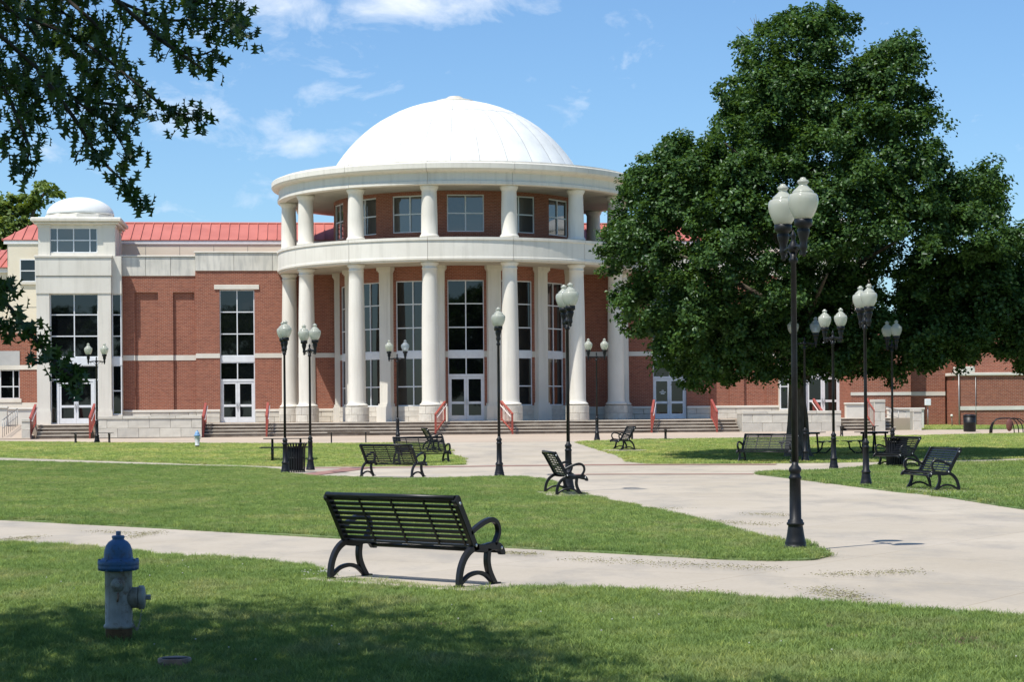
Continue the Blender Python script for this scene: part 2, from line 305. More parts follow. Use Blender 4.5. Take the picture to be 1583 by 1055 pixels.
# ------------------------------------------------------------------ mesh helper
class MB:
    def __init__(s): s.v = []; s.f = []; s.fs = []; s.smooth = []; s.cyl = None
    def add(s, vs, fs, smooth=False):
        o = len(s.v); s.v += [tuple(p) for p in vs]; s.f += [tuple(o + i for i in f) for f in fs]; s.smooth += [smooth] * len(fs); return s
    def box(s, x0, x1, y0, y1, z0, z1, T=None):
        if x0 > x1: x0, x1 = x1, x0
        vs = [(x, y, z) for z in (z0, z1) for x, y in ((x0, y0), (x1, y0), (x1, y1), (x0, y1))]
        if T: vs = [T(*p) for p in vs]
        return s.add(vs, [(3, 2, 1, 0), (4, 5, 6, 7), (0, 1, 5, 4), (1, 2, 6, 5), (2, 3, 7, 6), (3, 0, 4, 7)])
    def bbox(s, x0, x1, y0, y1, z0, z1, b=.01, T=None):
        """box with chamfered edges (24-face chamfer on vertical and top edges)"""
        a = [(x0 + b, y0), (x1 - b, y0), (x1, y0 + b), (x1, y1 - b), (x1 - b, y1), (x0 + b, y1), (x0, y1 - b), (x0, y0 + b)]
        c = [(x0 + b, y0 + b), (x1 - b, y0 + b), (x1 - b, y0 + b), (x1 - b, y1 - b), (x1 - b, y1 - b), (x0 + b, y1 - b), (x0 + b, y1 - b), (x0 + b, y0 + b)]
        rings = [[(x, y, z0) for x, y in c], [(x, y, z0 + b) for x, y in a], [(x, y, z1 - b) for x, y in a], [(x, y, z1) for x, y in c]]
        vs = sum(rings, [])
        if T: vs = [T(*p) for p in vs]
        fs = [tuple(range(7, -1, -1)), tuple(range(24, 32))]
        for k in range(3):
            for i in range(8):
                j = (i + 1) % 8; fs.append((k * 8 + i, k * 8 + j, k * 8 + 8 + j, k * 8 + 8 + i))
        return s.add(vs, fs)
    def lathe(s, prof, n=24, c=(0, 0, 0), smooth=True, flute=None, axis='z', a0=0.0):
        vs = []
        for k, (r, z) in enumerate(prof):
            for i in range(n):
                a = a0 + 2 * math.pi * i / n
                rr = r * (1 + (flute(k, a) if flute else 0))
                p = (rr * math.cos(a), rr * math.sin(a), z)
                if axis == 'x': p = (z, rr * math.cos(a), rr * math.sin(a))
                elif axis == 'y': p = (rr * math.cos(a), -z, rr * math.sin(a))
                vs.append((c[0] + p[0], c[1] + p[1], c[2] + p[2]))
        fs = [(k * n + i, k * n + (i + 1) % n, (k + 1) * n + (i + 1) % n, (k + 1) * n + i) for k in range(len(prof) - 1) for i in range(n)]
        s.add(vs, fs, smooth); o = len(s.v) - len(vs)
        if prof[0][0] > 1e-4: s.f.append(tuple(o + i for i in range(n - 1, -1, -1))); s.smooth.append(False)
        if prof[-1][0] > 1e-4: s.f.append(tuple(o + (len(prof) - 1) * n + i for i in range(n))); s.smooth.append(False)
        return s
    def arc(s, prof, a0, a1, n, smooth=False):
        """closed profile [(r,z)] swept about z from angle a0 to a1; angle 0 faces -y, positive to +x"""
        m = len(prof); vs = []
        for i in range(n + 1):
            a = a0 + (a1 - a0) * i / n; sa, ca = math.sin(a), math.cos(a)
            vs += [(r * sa, -r * ca, z) for r, z in prof]
        fs = [(i * m + k, (i + 1) * m + k, (i + 1) * m + (k + 1) % m, i * m + (k + 1) % m) for i in range(n) for k in range(m)]
        s.add(vs, fs, smooth); o = len(s.v) - len(vs)
        s.f.append(tuple(o + k for k in range(m))); s.f.append(tuple(o + n * m + k for k in range(m - 1, -1, -1))); s.smooth += [False, False]
        return s
    def tube(s, path, r, n=8, smooth=True, close=False):
        P = [Vector(p) for p in path]; rs = r if isinstance(r, (list, tuple)) else [r] * len(P); vs = []
        ref = None
        for i, p in enumerate(P):
            d = (P[min(i + 1, len(P) - 1)] - P[max(i - 1, 0)]).normalized()
            if ref is None: ref = d.cross(Vector((0, 0, 1)) if abs(d.z) < .9 else Vector((1, 0, 0))).normalized()
            u = (ref - d * ref.dot(d)).normalized(); ref = u; v = d.cross(u)
            for k in range(n):
                a = 2 * math.pi * k / n; vs.append(p + u * (rs[i] * math.cos(a)) + v * (rs[i] * math.sin(a)))
        fs = [(i * n + k, i * n + (k + 1) % n, (i + 1) * n + (k + 1) % n, (i + 1) * n + k) for i in range(len(P) - 1) for k in range(n)]
        s.add(vs, fs, smooth); o = len(s.v) - len(vs)
        s.f.append(tuple(o + k for k in range(n - 1, -1, -1))); s.f.append(tuple(o + (len(P) - 1) * n + k for k in range(n))); s.smooth += [False, False]
        return s
    def ribbon(s, path, wid, x0, x1, b=.006):
        """flat cast bar in the y-z plane: 2-D path [(y,z)], in-plane width, from x0 to x1"""
        P = [Vector((p[0], p[1])) for p in path]; ws = wid if isinstance(wid, (list, tuple)) else [wid] * len(P); vs = []
        for i, p in enumerate(P):
            d = (P[min(i + 1, len(P) - 1)] - P[max(i - 1, 0)]).normalized(); nrm = Vector((-d.y, d.x)); h = ws[i] / 2; bb = min(b, h * .5)
            for hx, hn in ((x0 + bb, h), (x1 - bb, h), (x1, h - bb), (x1, -h + bb), (x1 - bb, -h), (x0 + bb, -h), (x0, -h + bb), (x0, h - bb)):
                q = p + nrm * hn; vs.append((hx, q.x, q.y))
        n = 8
        fs = [(i * n + k, i * n + (k + 1) % n, (i + 1) * n + (k + 1) % n, (i + 1) * n + k) for i in range(len(P) - 1) for k in range(n)]
        fs += [tuple(range(n - 1, -1, -1)), tuple((len(P) - 1) * n + k for k in range(n))]
        return s.add(vs, fs)
    def mesh(s, name, m, flip_fix=True):
        me = bpy.data.meshes.new(name); me.from_pydata(s.v, [], s.f)
        me.polygons.foreach_set('use_smooth', s.smooth[:len(me.polygons)])
        uv = me.uv_layers.new(name='UVMap')
        co = np.array([v.co[:] for v in me.vertices])
        for p in me.polygons:
            n = p.normal
            for li in p.loop_indices:
                c = co[me.loops[li].vertex_index]
                if abs(n.z) > .8: q = (c[0], c[1])
                elif s.cyl: q = (math.atan2(c[0], -c[1]) * s.cyl, c[2])
                elif abs(n.x) > abs(n.y): q = (c[1], c[2])
                else: q = (c[0], c[2])
                uv.data[li].uv = q
        if m: me.materials.append(m)
        if flip_fix:
            import bmesh
            bm = bmesh.new(); bm.from_mesh(me); bmesh.ops.recalc_face_normals(bm, faces=bm.faces); bm.to_mesh(me); bm.free()
        return me
    def build(s, name, m, parent=None, **props):
        return link(name, s.mesh(name, m), parent, **props)
def link(name, me, parent=None, loc=None, rotz=None, **props):
    o = bpy.data.objects.new(name, me); COL.objects.link(o)
    if parent: o.parent = parent
    if loc is not None: o.location = loc
    if rotz is not None: o.rotation_euler = (0, 0, rotz)
    for k, v in props.items(): o[k] = v
    return o
def thing(name, label, cat, loc=(0, 0, 0), rotz=0, group=None, me=None):
    o = link(name, me, None, loc, rotz, label=label, category=cat)
    if group: o['group'] = group
    return o
def copy_tree(o, parent=None):
    c = o.copy(); COL.objects.link(c)
    if parent: c.parent = parent
    for ch in list(o.children): copy_tree(ch, c)
    return c
def put(o, loc, rotz, label, scale=1.0, group=None):
    o.location = loc; o.rotation_euler = (0, 0, rotz); o['label'] = label; o.scale = (scale,) * 3
    if group: o['group'] = group
    return o

# ------------------------------------------------------------------ ground
def sheet(name, outline, m, dz, step=2.0, jitter=0.0, skirt=False, **props):
    """polygon laid over the terrain"""
    pts = []
    n = len(outline)
    for i in range(n):
        a, b = outline[i], outline[(i + 1) % n]; d = math.hypot(b[0] - a[0], b[1] - a[1]); k = max(1, int(d / (step * .5)))
        for q in range(k):
            t = q / k; x, y = a[0] + (b[0] - a[0]) * t, a[1] + (b[1] - a[1]) * t
            if jitter: x += random.gauss(0, jitter); y += random.gauss(0, jitter)
            pts.append(Vector((x, y)))
    nb_ = len(pts); edges = [(i, (i + 1) % nb_) for i in range(nb_)]
    x0, x1 = min(p.x for p in pts), max(p.x for p in pts); y0, y1 = min(p.y for p in pts), max(p.y for p in pts)
    y = y0 + step * .5
    while y < y1:
        x = x0 + step * .5
        while x < x1: pts.append(Vector((x + random.uniform(-.1, .1), y + random.uniform(-.1, .1)))); x += step
        y += step
    V, E, F, _, _, _ = delaunay_2d_cdt(pts, edges, [], 1, 1e-5)
    vv = [(p.x, p.y, terrain(p.x, p.y) + dz) for p in V]; ff = [tuple(f) for f in F]
    if skirt:
        cnt = {}
        for f in ff:
            for i in range(len(f)):
                e = (f[i], f[(i + 1) % len(f)]); cnt[e] = 1
        for (i, j) in [e for e in cnt if (e[1], e[0]) not in cnt]:
            o = len(vv); vv += [(vv[i][0], vv[i][1], vv[i][2] - .08), (vv[j][0], vv[j][1], vv[j][2] - .08)]; ff.append((j, i, o, o + 1))
    me = bpy.data.meshes.new(name); me.from_pydata(vv, [], ff)
    me.update()
    if sum(p.normal.z for p in me.polygons) < 0: me.flip_normals()
    me.materials.append(m)
    return link(name, me, None, **props)
def P(*pts): return [(G(x, y).x, G(x, y).y) for x, y in pts]
def smooth_line(pts, k=4):
    """Catmull-Rom through the points (open)"""
    out = []
    for i in range(len(pts) - 1):
        p0 = Vector(pts[max(i - 1, 0)]); p1 = Vector(pts[i]); p2 = Vector(pts[i + 1]); p3 = Vector(pts[min(i + 2, len(pts) - 1)])
        for q in range(k):
            t = q / k
            out.append(tuple(.5 * ((2 * p1) + (p2 - p0) * t + (2 * p0 - 5 * p1 + 4 * p2 - p3) * t * t + (3 * p1 - p0 - 3 * p2 + p3) * t ** 3)))
    out.append(tuple(pts[-1])); return out

gm = MB()   # base ground to the horizon, finer near the place
xs = [-2500, -600, -200, -90, -60] + list(range(-48, 56, 4)) + [65, 95, 200, 600, 2500]
ys = [-900, -250, -90, -40, -20, -10] + list(range(-4, 124, 4)) + [135, 160, 220, 400, 900, 3000]
for y in ys:
    for x in xs: gm.v.append((x, y, terrain(max(-60, min(60, x)), max(-10, min(140, y))) - .05))
nx = len(xs)
for j in range(len(ys) - 1):
    for i in range(nx - 1): gm.f.append((j * nx + i, j * nx + i + 1, (j + 1) * nx + i + 1, (j + 1) * nx + i)); gm.smooth.append(True)
gm.build('ground', M_LAWN, kind='structure')
sheet('plaza', [(-26, 15), (8, 13), (22, 16), (34, 22), (34, 84), (-26, 84)], M_CONC, -.02, 2.5, kind='structure')
sheet('walkway', [(-40, 84), (45, 84), (45, 99.5), (-40, 99.5)], M_WALK, -.018, 2.5, kind='structure')

near = smooth_line(P((-350, 815), (-150, 829), (0, 839), (250, 858), (440, 874), (505, 882), (522, 896), (610, 905), (700, 914), (780, 913), (845, 909), (1000, 916), (1200, 928), (1300, 936), (1450, 947), (1583, 955), (1800, 972), (2100, 995)))
LAWN_NEAR = near + [(11, 8), (9, 3), (-9, 3), (-12, 12)]
LAWN_MID = smooth_line(P((-300, 699), (-150, 706), (0, 713), (200, 718.5), (400, 724), (450, 733), (500, 737.5), (640, 741), (770, 738), (838, 741), (870, 755), (905, 767), (950, 774), (1060, 800), (1150, 822), (1215, 836), (1268, 849), (1284, 856.5), (1270, 861.5), (1240, 865), (1130, 864), (1000, 857), (830, 848), (640, 838), (480, 829), (250, 816), (0, 803), (-200, 792), (-350, 783)))
LAWN_BL = smooth_line(P((-250, 679), (-100, 681), (0, 683.5), (300, 686), (500, 686.5), (672, 686), (698, 701), (721, 717))) + smooth_line(P((718, 718.3), (640, 720.5), (520, 721.5), (470, 722), (400, 720.5), (200, 714), (0, 707.5), (-150, 702), (-250, 698)))
LAWN_BR = smooth_line(P((888, 683.5), (1000, 680), (1300, 676), (1583, 670.5), (1750, 668), (1900, 666))) + smooth_line(P((1900, 699), (1750, 704), (1583, 708.5), (1480, 711.5), (1400, 713), (1330, 714.5), (1210, 716), (1000, 716.5), (950, 703), (888, 684)))
LAWN_R = smooth_line(P((1168, 732.2), (1200, 729.5), (1300, 727), (1370, 719), (1480, 716), (1583, 713), (1750, 708.5), (1900, 704))) + smooth_line(P((1900, 830), (1750, 808), (1583, 787), (1480, 771), (1430, 764), (1380, 759.5), (1300, 749), (1230, 740.5), (1168, 733)))
strip = [tuple((BC + BX * x + BY * y)[:2]) for x, y in ((lx(1424, -10.5, 660), -10.5), (lx(1424, -5, 655), -1.0), (45, -1.0), (45, -10.0))]
LAWNS = [('lawn', LAWN_NEAR, 1.0), ('lawn', LAWN_MID, 2.0), ('lawn', LAWN_BL, 2.01), ('lawn', LAWN_BR, 2.01), ('lawn', LAWN_R, 2.0), ('lawn', strip, 2.01)]
for nme, ol, st in LAWNS: sheet(nme, ol, M_LAWN2 if st > 2 else M_LAWN, .0, st, skirt=True, kind='structure')

# red paving bands crossing the plaza
def band(p, q, hw):
    out = []
    for sgn in (1, -1):
        row = [(a + (b - a) * t / 10) for t in range(11) for a, b in [(Vector(p), Vector(q))]]
        d = (Vector(q) - Vector(p)).normalized(); nrm = Vector((-d.y, d.x)) * hw * sgn
        row = [tuple(r + nrm) for r in row]
        out += row if sgn == 1 else row[::-1]
    return out
for a, b, hw in (((470, 723.6), (1000, 718), .33), ((1000, 718), (1200, 717.8), .3), ((905, 733), (1165, 732.6), .22), ((850, 734), (905, 733), .22)):
    pa, pb = P(a, b); sheet('brick_band', band(pa, pb, hw), M_BAND, .004 - .02 + .006, 2.0, kind='structure')
pa, pb = P((466, 735), (560, 722.5)); sheet('brick_band', band(pa, pb, .4), M_BAND, -.006, 2.0, kind='structure')
# concrete pads under benches
def pad(c, ang, lx_, ly_, off=(0, 0), dz=.03):
    ca, sa = math.cos(ang), math.sin(ang)
    m_ = MB(); z = terrain(c.x, c.y)
    m_.bbox(-lx_ / 2 + off[0], lx_ / 2 + off[0], -ly_ / 2 + off[1], ly_ / 2 + off[1], -.15, dz, .012)
    return m_.build('bench_pad', M_CONC, None, loc=(c.x, c.y, z), rotz=ang, kind='structure')

# ------------------------------------------------------------------ college hall
hall = thing('domed_hall', 'red brick and cream stone hall with round colonnade under a white dome', 'building', (BC.x, BC.y, 0), BROT)
FLOOR = 1.225
DEG = 2 * math.pi / 14
def bay_T(th):
    c, s_ = math.cos(th), math.sin(th)
    return lambda x, y, z: (x * c - y * s_, x * s_ + y * c, z)
# -- generic window: frame object with one pane object per light
def window(x0, x1, z0, z1, xs_, zs_, y, T=None, fw=.055, glass=None, name='window', depth=.10, parent=None):
    T = T or (lambda *p: p); glass = glass or M_GLASS
    if x0 > x1: x0, x1 = x1, x0; 
    X = [x0] + sorted(xs_) + [x1]; Z = [z0] + sorted(zs_) + [z1]
    m_ = MB()
    m_.box(x0, x0 + fw, y, y + depth, z0, z1, T); m_.box(x1 - fw, x1, y, y + depth, z0, z1, T)
    m_.box(x0 + fw, x1 - fw, y, y + depth, z0, z0 + fw, T); m_.box(x0 + fw, x1 - fw, y, y + depth, z1 - fw, z1, T)
    for x in X[1:-1]: m_.box(x - fw / 2, x + fw / 2, y, y + depth, z0 + fw, z1 - fw, T)
    for z in Z[1:-1]:
        for i in range(len(X) - 1):
            a = X[i] + (fw if i == 0 else fw / 2); b = X[i + 1] - (fw if i == len(X) - 2 else fw / 2)
            m_.box(a, b, y + .004, y + depth, z - fw / 2, z + fw / 2, T)
    f = m_.build(name, M_FRAME, parent or hall)
    for i in range(len(X) - 1):
        for k in range(len(Z) - 1):
            a = X[i] + (fw if i == 0 else fw / 2); b = X[i + 1] - (fw if i == len(X) - 2 else fw / 2)
            c = Z[k] + (fw if k == 0 else fw / 2); d = Z[k + 1] - (fw if k == len(Z) - 2 else fw / 2)
            t1, t2 = random.uniform(-.003, .003), random.uniform(-.003, .003)
            g = MB(); yy = y + .055
            q = [(a, yy - t1, c), (b, yy + t1, c), (b, yy + t1 + t2, d), (a, yy - t1 + t2, d)]
            q2 = [(p[0], p[1] + .02, p[2]) for p in q]
            g.add([T(*p) for p in q + q2], [(0, 1, 2, 3), (7, 6, 5, 4), (0, 4, 5, 1), (1, 5, 6, 2), (2, 6, 7, 3), (3, 7, 4, 0)])
            g.build('pane', glass, f)
    return f
def double_door(x0, x1, z0, z1, y, T=None, note=False):
    T = T or (lambda *p: p)
    if x0 > x1: x0, x1 = x1, x0
    fr = MB(); fw = .07
    fr.box(x0, x0 + fw, y, y + .1, z0, z1, T); fr.box(x1 - fw, x1, y, y + .1, z0, z1, T); fr.box(x0 + fw, x1 - fw, y, y + .1, z1 - fw, z1, T)
    fr.build('door_frame', M_FRAME, hall)
    xm = (x0 + x1) / 2
    for s_, (a, b) in ((-1, (x0 + fw + .004, xm - .004)), (1, (xm + .004, x1 - fw - .004))):
        m_ = MB(); st = .11; za, zb = z0 + .01, z1 - fw - .006; zm = z0 + (z1 - z0) * .40; bot = .28
        m_.box(a, a + st, y + .02, y + .08, za, zb, T); m_.box(b - st, b, y + .02, y + .08, za, zb, T)
        m_.box(a + st, b - st, y + .02, y + .08, za, za + bot, T); m_.box(a + st, b - st, y + .02, y + .08, zb - .12, zb, T); m_.box(a + st, b - st, y + .02, y + .08, zm - .06, zm + .06, T)
        d = m_.build('door', M_FRAME, hall)
        for c0, c1 in ((za + bot, zm - .06), (zm + .06, zb - .12)):
            g = MB(); g.box(a + st, b - st, y + .04, y + .06, c0, c1, T); g.build('pane', M_GLASS, d)
        h = MB(); hx = b - st / 2 if s_ < 0 else a + st / 2
        h.box(hx - .018, hx + .018, y - .05, y - .025, zm - .12, zm + .16, T); h.box(hx - .015, hx + .015, y - .025, y + .02, zm - .10, zm - .07, T); h.box(hx - .015, hx + .015, y - .025, y + .02, zm + .11, zm + .14, T)
        h.build('handle', M_BOLT, d)
        if note and s_ == -1:
            s2 = MB()
            for q, wd in ((0, .06), (.09, .17), (.17, .1)): s2.box(a + st + .36 - wd, a + st + .36 + wd, y + .034, y + .039, zm + .62 - q, zm + .66 - q, T)
            s2.build('door_notice', M_WHITE, d)
def wall_holes(m_, x0, x1, z0, z1, holes, y0, y1, T=None):
    X = sorted({x0, x1, *[v for h in holes for v in h[:2] if x0 < v < x1]}); Z = sorted({z0, z1, *[v for h in holes for v in h[2:] if z0 < v < z1]})
    for i in range(len(X) - 1):
        k = 0
        while k < len(Z) - 1:
            cx = (X[i] + X[i + 1]) / 2
            inh = lambda kk: any(h[0] < cx < h[1] and h[2] < (Z[kk] + Z[kk + 1]) / 2 < h[3] for h in holes)
            if inh(k): k += 1; continue
            e = k
            while e + 1 < len(Z) - 1 and not inh(e + 1): e += 1
            m_.box(X[i], X[i + 1], y0, y1, Z[k], Z[e + 1], T); k = e + 1
# stone blocks in courses, each block an object; meshes shared by size
_blk = {}
def block_mesh(w_, d_, h_):
    k = (round(w_, 3), round(d_, 3), round(h_, 3))
    if k not in _blk: _blk[k] = MB().bbox(-w_ / 2, w_ / 2, 0, d_, 0, h_, .012).mesh('stone_block', M_BLOCK)
    return _blk[k]
def courses(parent, x0, x1, y, z0, z1, nrow, bl, depth=.12, name='stone_block', T=None, th=None):
    if x0 > x1: x0, x1 = x1, x0
    gap = .012; rh = (z1 - z0) / nrow
    for r_ in range(nrow):
        cuts = [x0]; x = x0 + bl * (.5 if r_ % 2 else 1.0)
        while x < x1 - bl * .3: cuts.append(x); x += bl
        cuts.append(x1)
        for a, b in zip(cuts, cuts[1:]):
            dy = random.uniform(-.004, .004)
            link(name, block_mesh(b - a - gap, depth, rh - gap), parent, loc=((a + b) / 2, y + dy, z0 + r_ * rh + gap / 2))

# ---- rotunda, lower storey
RW = 6.15; HA = math.asin(.92 / RW)
ZH0, ZH1, ZS0, ZS1, SILL, TOPZ = 4.72, 8.27, 4.42, 4.72, 1.99, 8.98
wallm = MB(); wallm.cyl = RW
def warc(m_, r0, r1, a0, a1, z0, z1, n=4): m_.arc([(r0, z0), (r1, z0), (r1, z1), (r0, z1)], a0, a1, n)
ang = [k * DEG for k in range(-3, 4)]
edges_ = [-R(100)] + [v for a in ang for v in (a - HA, a + HA)] + [R(100)]
for i in range(0, len(edges_), 2):
    warc(wallm, RW - .4, RW, edges_[i], edges_[i + 1], SILL, ZS0, 5); warc(wallm, RW - .4, RW, edges_[i], edges_[i + 1], ZS1, TOPZ, 5)
for a in ang: warc(wallm, RW - .4, RW, a - HA, a + HA, ZH1, TOPZ, 4)
wallm.build('brick_wall', M_BRICK, hall)
for i in range(0, len(edges_), 2):
    bandm = MB(); warc(bandm, RW - .4, RW + .02, edges_[i], edges_[i + 1], ZS0, ZS1, 5); bandm.build('stone_band', M_STONE, hall)
core = MB(); core.arc([(0.01, .3), (RW - .42, .3), (RW - .42, TOPZ), (0.01, TOPZ)], -math.pi, math.pi - 1e-4, 40); core.build('inner_core', M_GLASS, hall)
for a in ang:
    T = bay_T(a); y = -RW * math.cos(HA) + .10; wx = .92
    window(-wx, wx, ZH0, ZH1, [0], [ZH0 + 1.19, ZH0 + 2.37], y, T)
    sp = MB(); sp.box(-wx, wx, y - .02, y + .1, ZS0, ZS1, T); sp.build('spandrel', M_FRAME, hall)
    if abs(a) < .01:
        window(-wx, wx, 3.52, ZS0, [0], [], y, T); double_door(-wx, wx, FLOOR, 3.52, y, T)
    else:
        window(-wx, wx, SILL, ZS0, [0], [2.97], y, T)
# plinth blocks of the drum
pl = MB(); pl.arc([(RW - .4, FLOOR - .3), (RW + .03, FLOOR - .3), (RW + .03, SILL), (RW - .4, SILL)], -R(100), -HA, 26); pl.arc([(RW - .4, FLOOR - .3), (RW + .03, FLOOR - .3), (RW + .03, SILL), (RW - .4, SILL)], HA, R(100), 26)
pl.build('plinth', M_MORTAR, hall)
for s_ in (-1, 1):
    for rw, (za, zb) in enumerate(((FLOOR, 1.48), (1.48, 1.74), (1.74, SILL))):
        a = HA + .01 + (.05 if rw % 2 else 0)
        while a < R(98):
            b = min(a + .16, R(98)); g = .0012
            MB().arc([(RW, za + .006), (RW + .07, za + .006), (RW + .07, zb - .006), (RW, zb - .006)], s_ * (a + g), s_ * (b - g), 2).build('plinth_block', M_BLOCK, hall); a = b
# pilasters behind the columns
for k in range(-4, 4):
    a = (k + .5) * DEG; T = bay_T(a); m_ = MB()
    m_.box(-.34, .34, -RW - .26, -RW + .3, 2.12, 8.78, T); m_.box(-.38, .38, -RW - .30, -RW + .3, 8.72, 8.80, T); m_.box(-.43, .43, -RW - .36, -RW + .3, 8.80, TOPZ, T)
    m_.box(-.40, .40, -RW - .31, -RW + .3, 1.98, 2.12, T); m_.box(-.47, .47, -RW - .36, -RW + .3, FLOOR - .05, 1.98, T)
    m_.build('pilaster', M_COLUMN, hall)
# lower columns with blocks at the foot
RC = 8.75
colprof = [(.43, 1.97), (.50, 1.98), (.545, 2.02), (.545, 2.06), (.50, 2.10), (.455, 2.13), (.445, 2.17), (.425, 2.3), (.425, 3.6), (.415, 5.2), (.395, 6.8), (.365, 8.2), (.36, 8.62), (.385, 8.64), (.385, 8.69), (.36, 8.71), (.36, 8.78), (.40, 8.84), (.44, 8.88), (.44, TOPZ)]
col_me = MB().lathe(colprof, 36).mesh('column', M_COLUMN)
blk_me = []
for rw, (za, zb) in enumerate(((FLOOR, 1.585), (1.585, 1.965))):
    row = []
    for q in range(6):
        a0 = (q + (.5 if rw else 0)) * math.pi / 3; g = .012
        row.append(MB().arc([(.30, za + .005), (.575, za + .005), (.585, za + .02), (.585, zb - .02), (.575, zb - .005), (.30, zb - .005)], a0 + g, a0 + math.pi / 3 - g, 5).mesh('base_block', M_BLOCK))
    blk_me.append(row)
core_me = MB().lathe([(.555, FLOOR - .02), (.555, 1.96)], 30).mesh('base_core', M_MORTAR)
for k in range(-4, 4):
    a = (k + .5) * DEG; c = link('column', col_me, hall, loc=(RC * math.sin(a), -RC * math.cos(a), 0))
    link('base_core', core_me, c)
    for row in blk_me:
        for bm_ in row: link('base_block', bm_, c)
# ring beam over the lower columns: one panel per bay
ringp = [(8.25, 9.0), (9.28, TOPZ), (9.28, 9.04), (9.36, 9.06), (9.36, 9.16), (9.33, 9.18), (9.33, 9.98), (9.38, 10.0), (9.38, 10.13), (8.2, 10.15)]
ringc = MB(); ringc.arc([(RW - .3, 9.02), (9.26, 9.02), (9.26, 10.10), (6.2, 10.12)], -math.pi, math.pi - 1e-4, 84); ringc.build('ring_core', M_MORTAR, hall)
for k in range(14):
    a = (k + .5) * DEG; g = .0011
    MB().arc(ringp, a + g, a + DEG - g, 8).build('ring_panel', M_COLUMN, hall)
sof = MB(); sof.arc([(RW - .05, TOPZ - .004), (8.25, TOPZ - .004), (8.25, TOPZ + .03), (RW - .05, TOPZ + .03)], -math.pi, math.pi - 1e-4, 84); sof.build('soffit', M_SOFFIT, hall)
# ---- upper storey
RU = 6.4; HU = math.asin(.93 / RU); ZU0, ZU1, UT = 10.64, 12.5, 12.72
um = MB(); um.cyl = RU
uang = [k * DEG for k in range(-5, 6)]
ue = [-math.pi] + [v for a in uang for v in (a - HU, a + HU)] + [math.pi]
for i in range(0, len(ue), 2): warc(um, RU - .3, RU, ue[i], ue[i + 1], ZU0, ZU1, 5)
warc(um, RU - .3, RU, -math.pi, math.pi - 1e-4, 10.1, ZU0, 84); warc(um, RU - .3, RU, -math.pi, math.pi - 1e-4, ZU1, UT, 84)
um.build('brick_wall', M_BRICK, hall)
uc = MB(); uc.lathe([(RU - .34, 10.1), (RU - .34, 13.2)], 48); uc.build('inner_core', M_GLASS, hall)
for a in uang: window(-.93, .93, ZU0, ZU1, [0], [(ZU0 + ZU1) / 2], -RU * math.cos(HU) + .06, bay_T(a), fw=.06, glass=M_GLASS_UP)
ucol = MB().lathe([(.47, 10.14), (.47, 10.24), (.43, 10.28), (.40, 10.34), (.395, 11.2), (.37, 12.2), (.365, 12.42), (.39, 12.46), (.44, 12.56), (.46, 12.60), (.46, 12.69)], 32).mesh('column', M_COLUMN)
for k in range(14):
    a = (k + .5) * DEG; link('column', ucol, hall, loc=(RC * math.sin(a), -RC * math.cos(a), 0))
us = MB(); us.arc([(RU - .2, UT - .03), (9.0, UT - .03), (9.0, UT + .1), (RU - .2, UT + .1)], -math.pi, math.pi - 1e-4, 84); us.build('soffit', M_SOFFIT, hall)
corn = [(8.9, 12.68), (9.30, 12.68), (9.33, 12.70), (9.33, 12.84), (9.27, 12.87), (9.27, 13.24), (9.33, 13.28), (9.44, 13.30), (9.58, 13.36), (9.64, 13.44), (9.64, 13.68), (9.60, 13.72), (9.30, 13.74), (9.30, 13.84), (8.9, 13.86)]
for k in range(14):
    a = (k + .5) * DEG; g = .0009
    MB().arc(corn, a + g, a + DEG - g, 10).build('cornice_panel', M_COLUMN, hall)
rf = MB(); rf.arc([(8.95, 12.8), (9.28, 13.80), (6.6, 14.15), (6.6, 12.8)], -math.pi, math.pi - 1e-4, 84); rf.build('flat_roof', M_DOME, hall)
# dome in gores
DR, DZ = 7.40, 10.68
def dome_gores(parent, r, zc, zlo, zsplit, ztop, n, nm='dome_panel', sq=1.0):
    t0 = math.acos(min(1, (zlo - zc) / (r * sq))); t1 = math.acos((zsplit - zc) / (r * sq)); t2 = math.acos(min(1, (ztop - zc) / (r * sq)))
    for (ta, tb, rows) in ((t0, t1, 9), (t1 - .004, t2, 5)):
        ms = MB(); A = 2 * math.pi / n; g = .016 / r; vs = []; wd = 4
        for i in range(rows + 1):
            t = ta + (tb - ta) * i / rows
            for k in range(wd + 1):
                a = -A / 2 + g + (A - 2 * g) * k / wd
                rad = r * (1 + (.002 if 0 < k < wd else -.0012)) * (1 if 0 < i < rows else .9985)
                vs.append((rad * math.sin(t) * math.sin(a), -rad * math.sin(t) * math.cos(a), zc + rad * sq * math.cos(t)))
        fs = [(i * (wd + 1) + k, i * (wd + 1) + k + 1, (i + 1) * (wd + 1) + k + 1, (i + 1) * (wd + 1) + k) for i in range(rows) for k in range(wd)]
        ms.add(vs, fs, True); me = ms.mesh(nm, M_DOME, flip_fix=False)
        for q in range(n): link(nm, me, parent, rotz=q * A)
dome = MB().lathe([(r_, z_) for r_, z_ in [(DR * .994 * math.sin(t), DZ + DR * .994 * math.cos(t)) for t in [R(64) * (1 - i / 16) + .001 for i in range(17)]]], 72).build('dome', M_MORTAR, hall)
dome_gores(dome, DR, DZ, 13.9, 17.15, 18.02, 28)
MB().lathe([(1.02, 17.98), (1.02, 18.09), (.75, 18.16), (.5, 18.20), (.42, 18.28), (.3, 18.34), (0, 18.36)], 28).build('finial', M_FINIAL, dome)

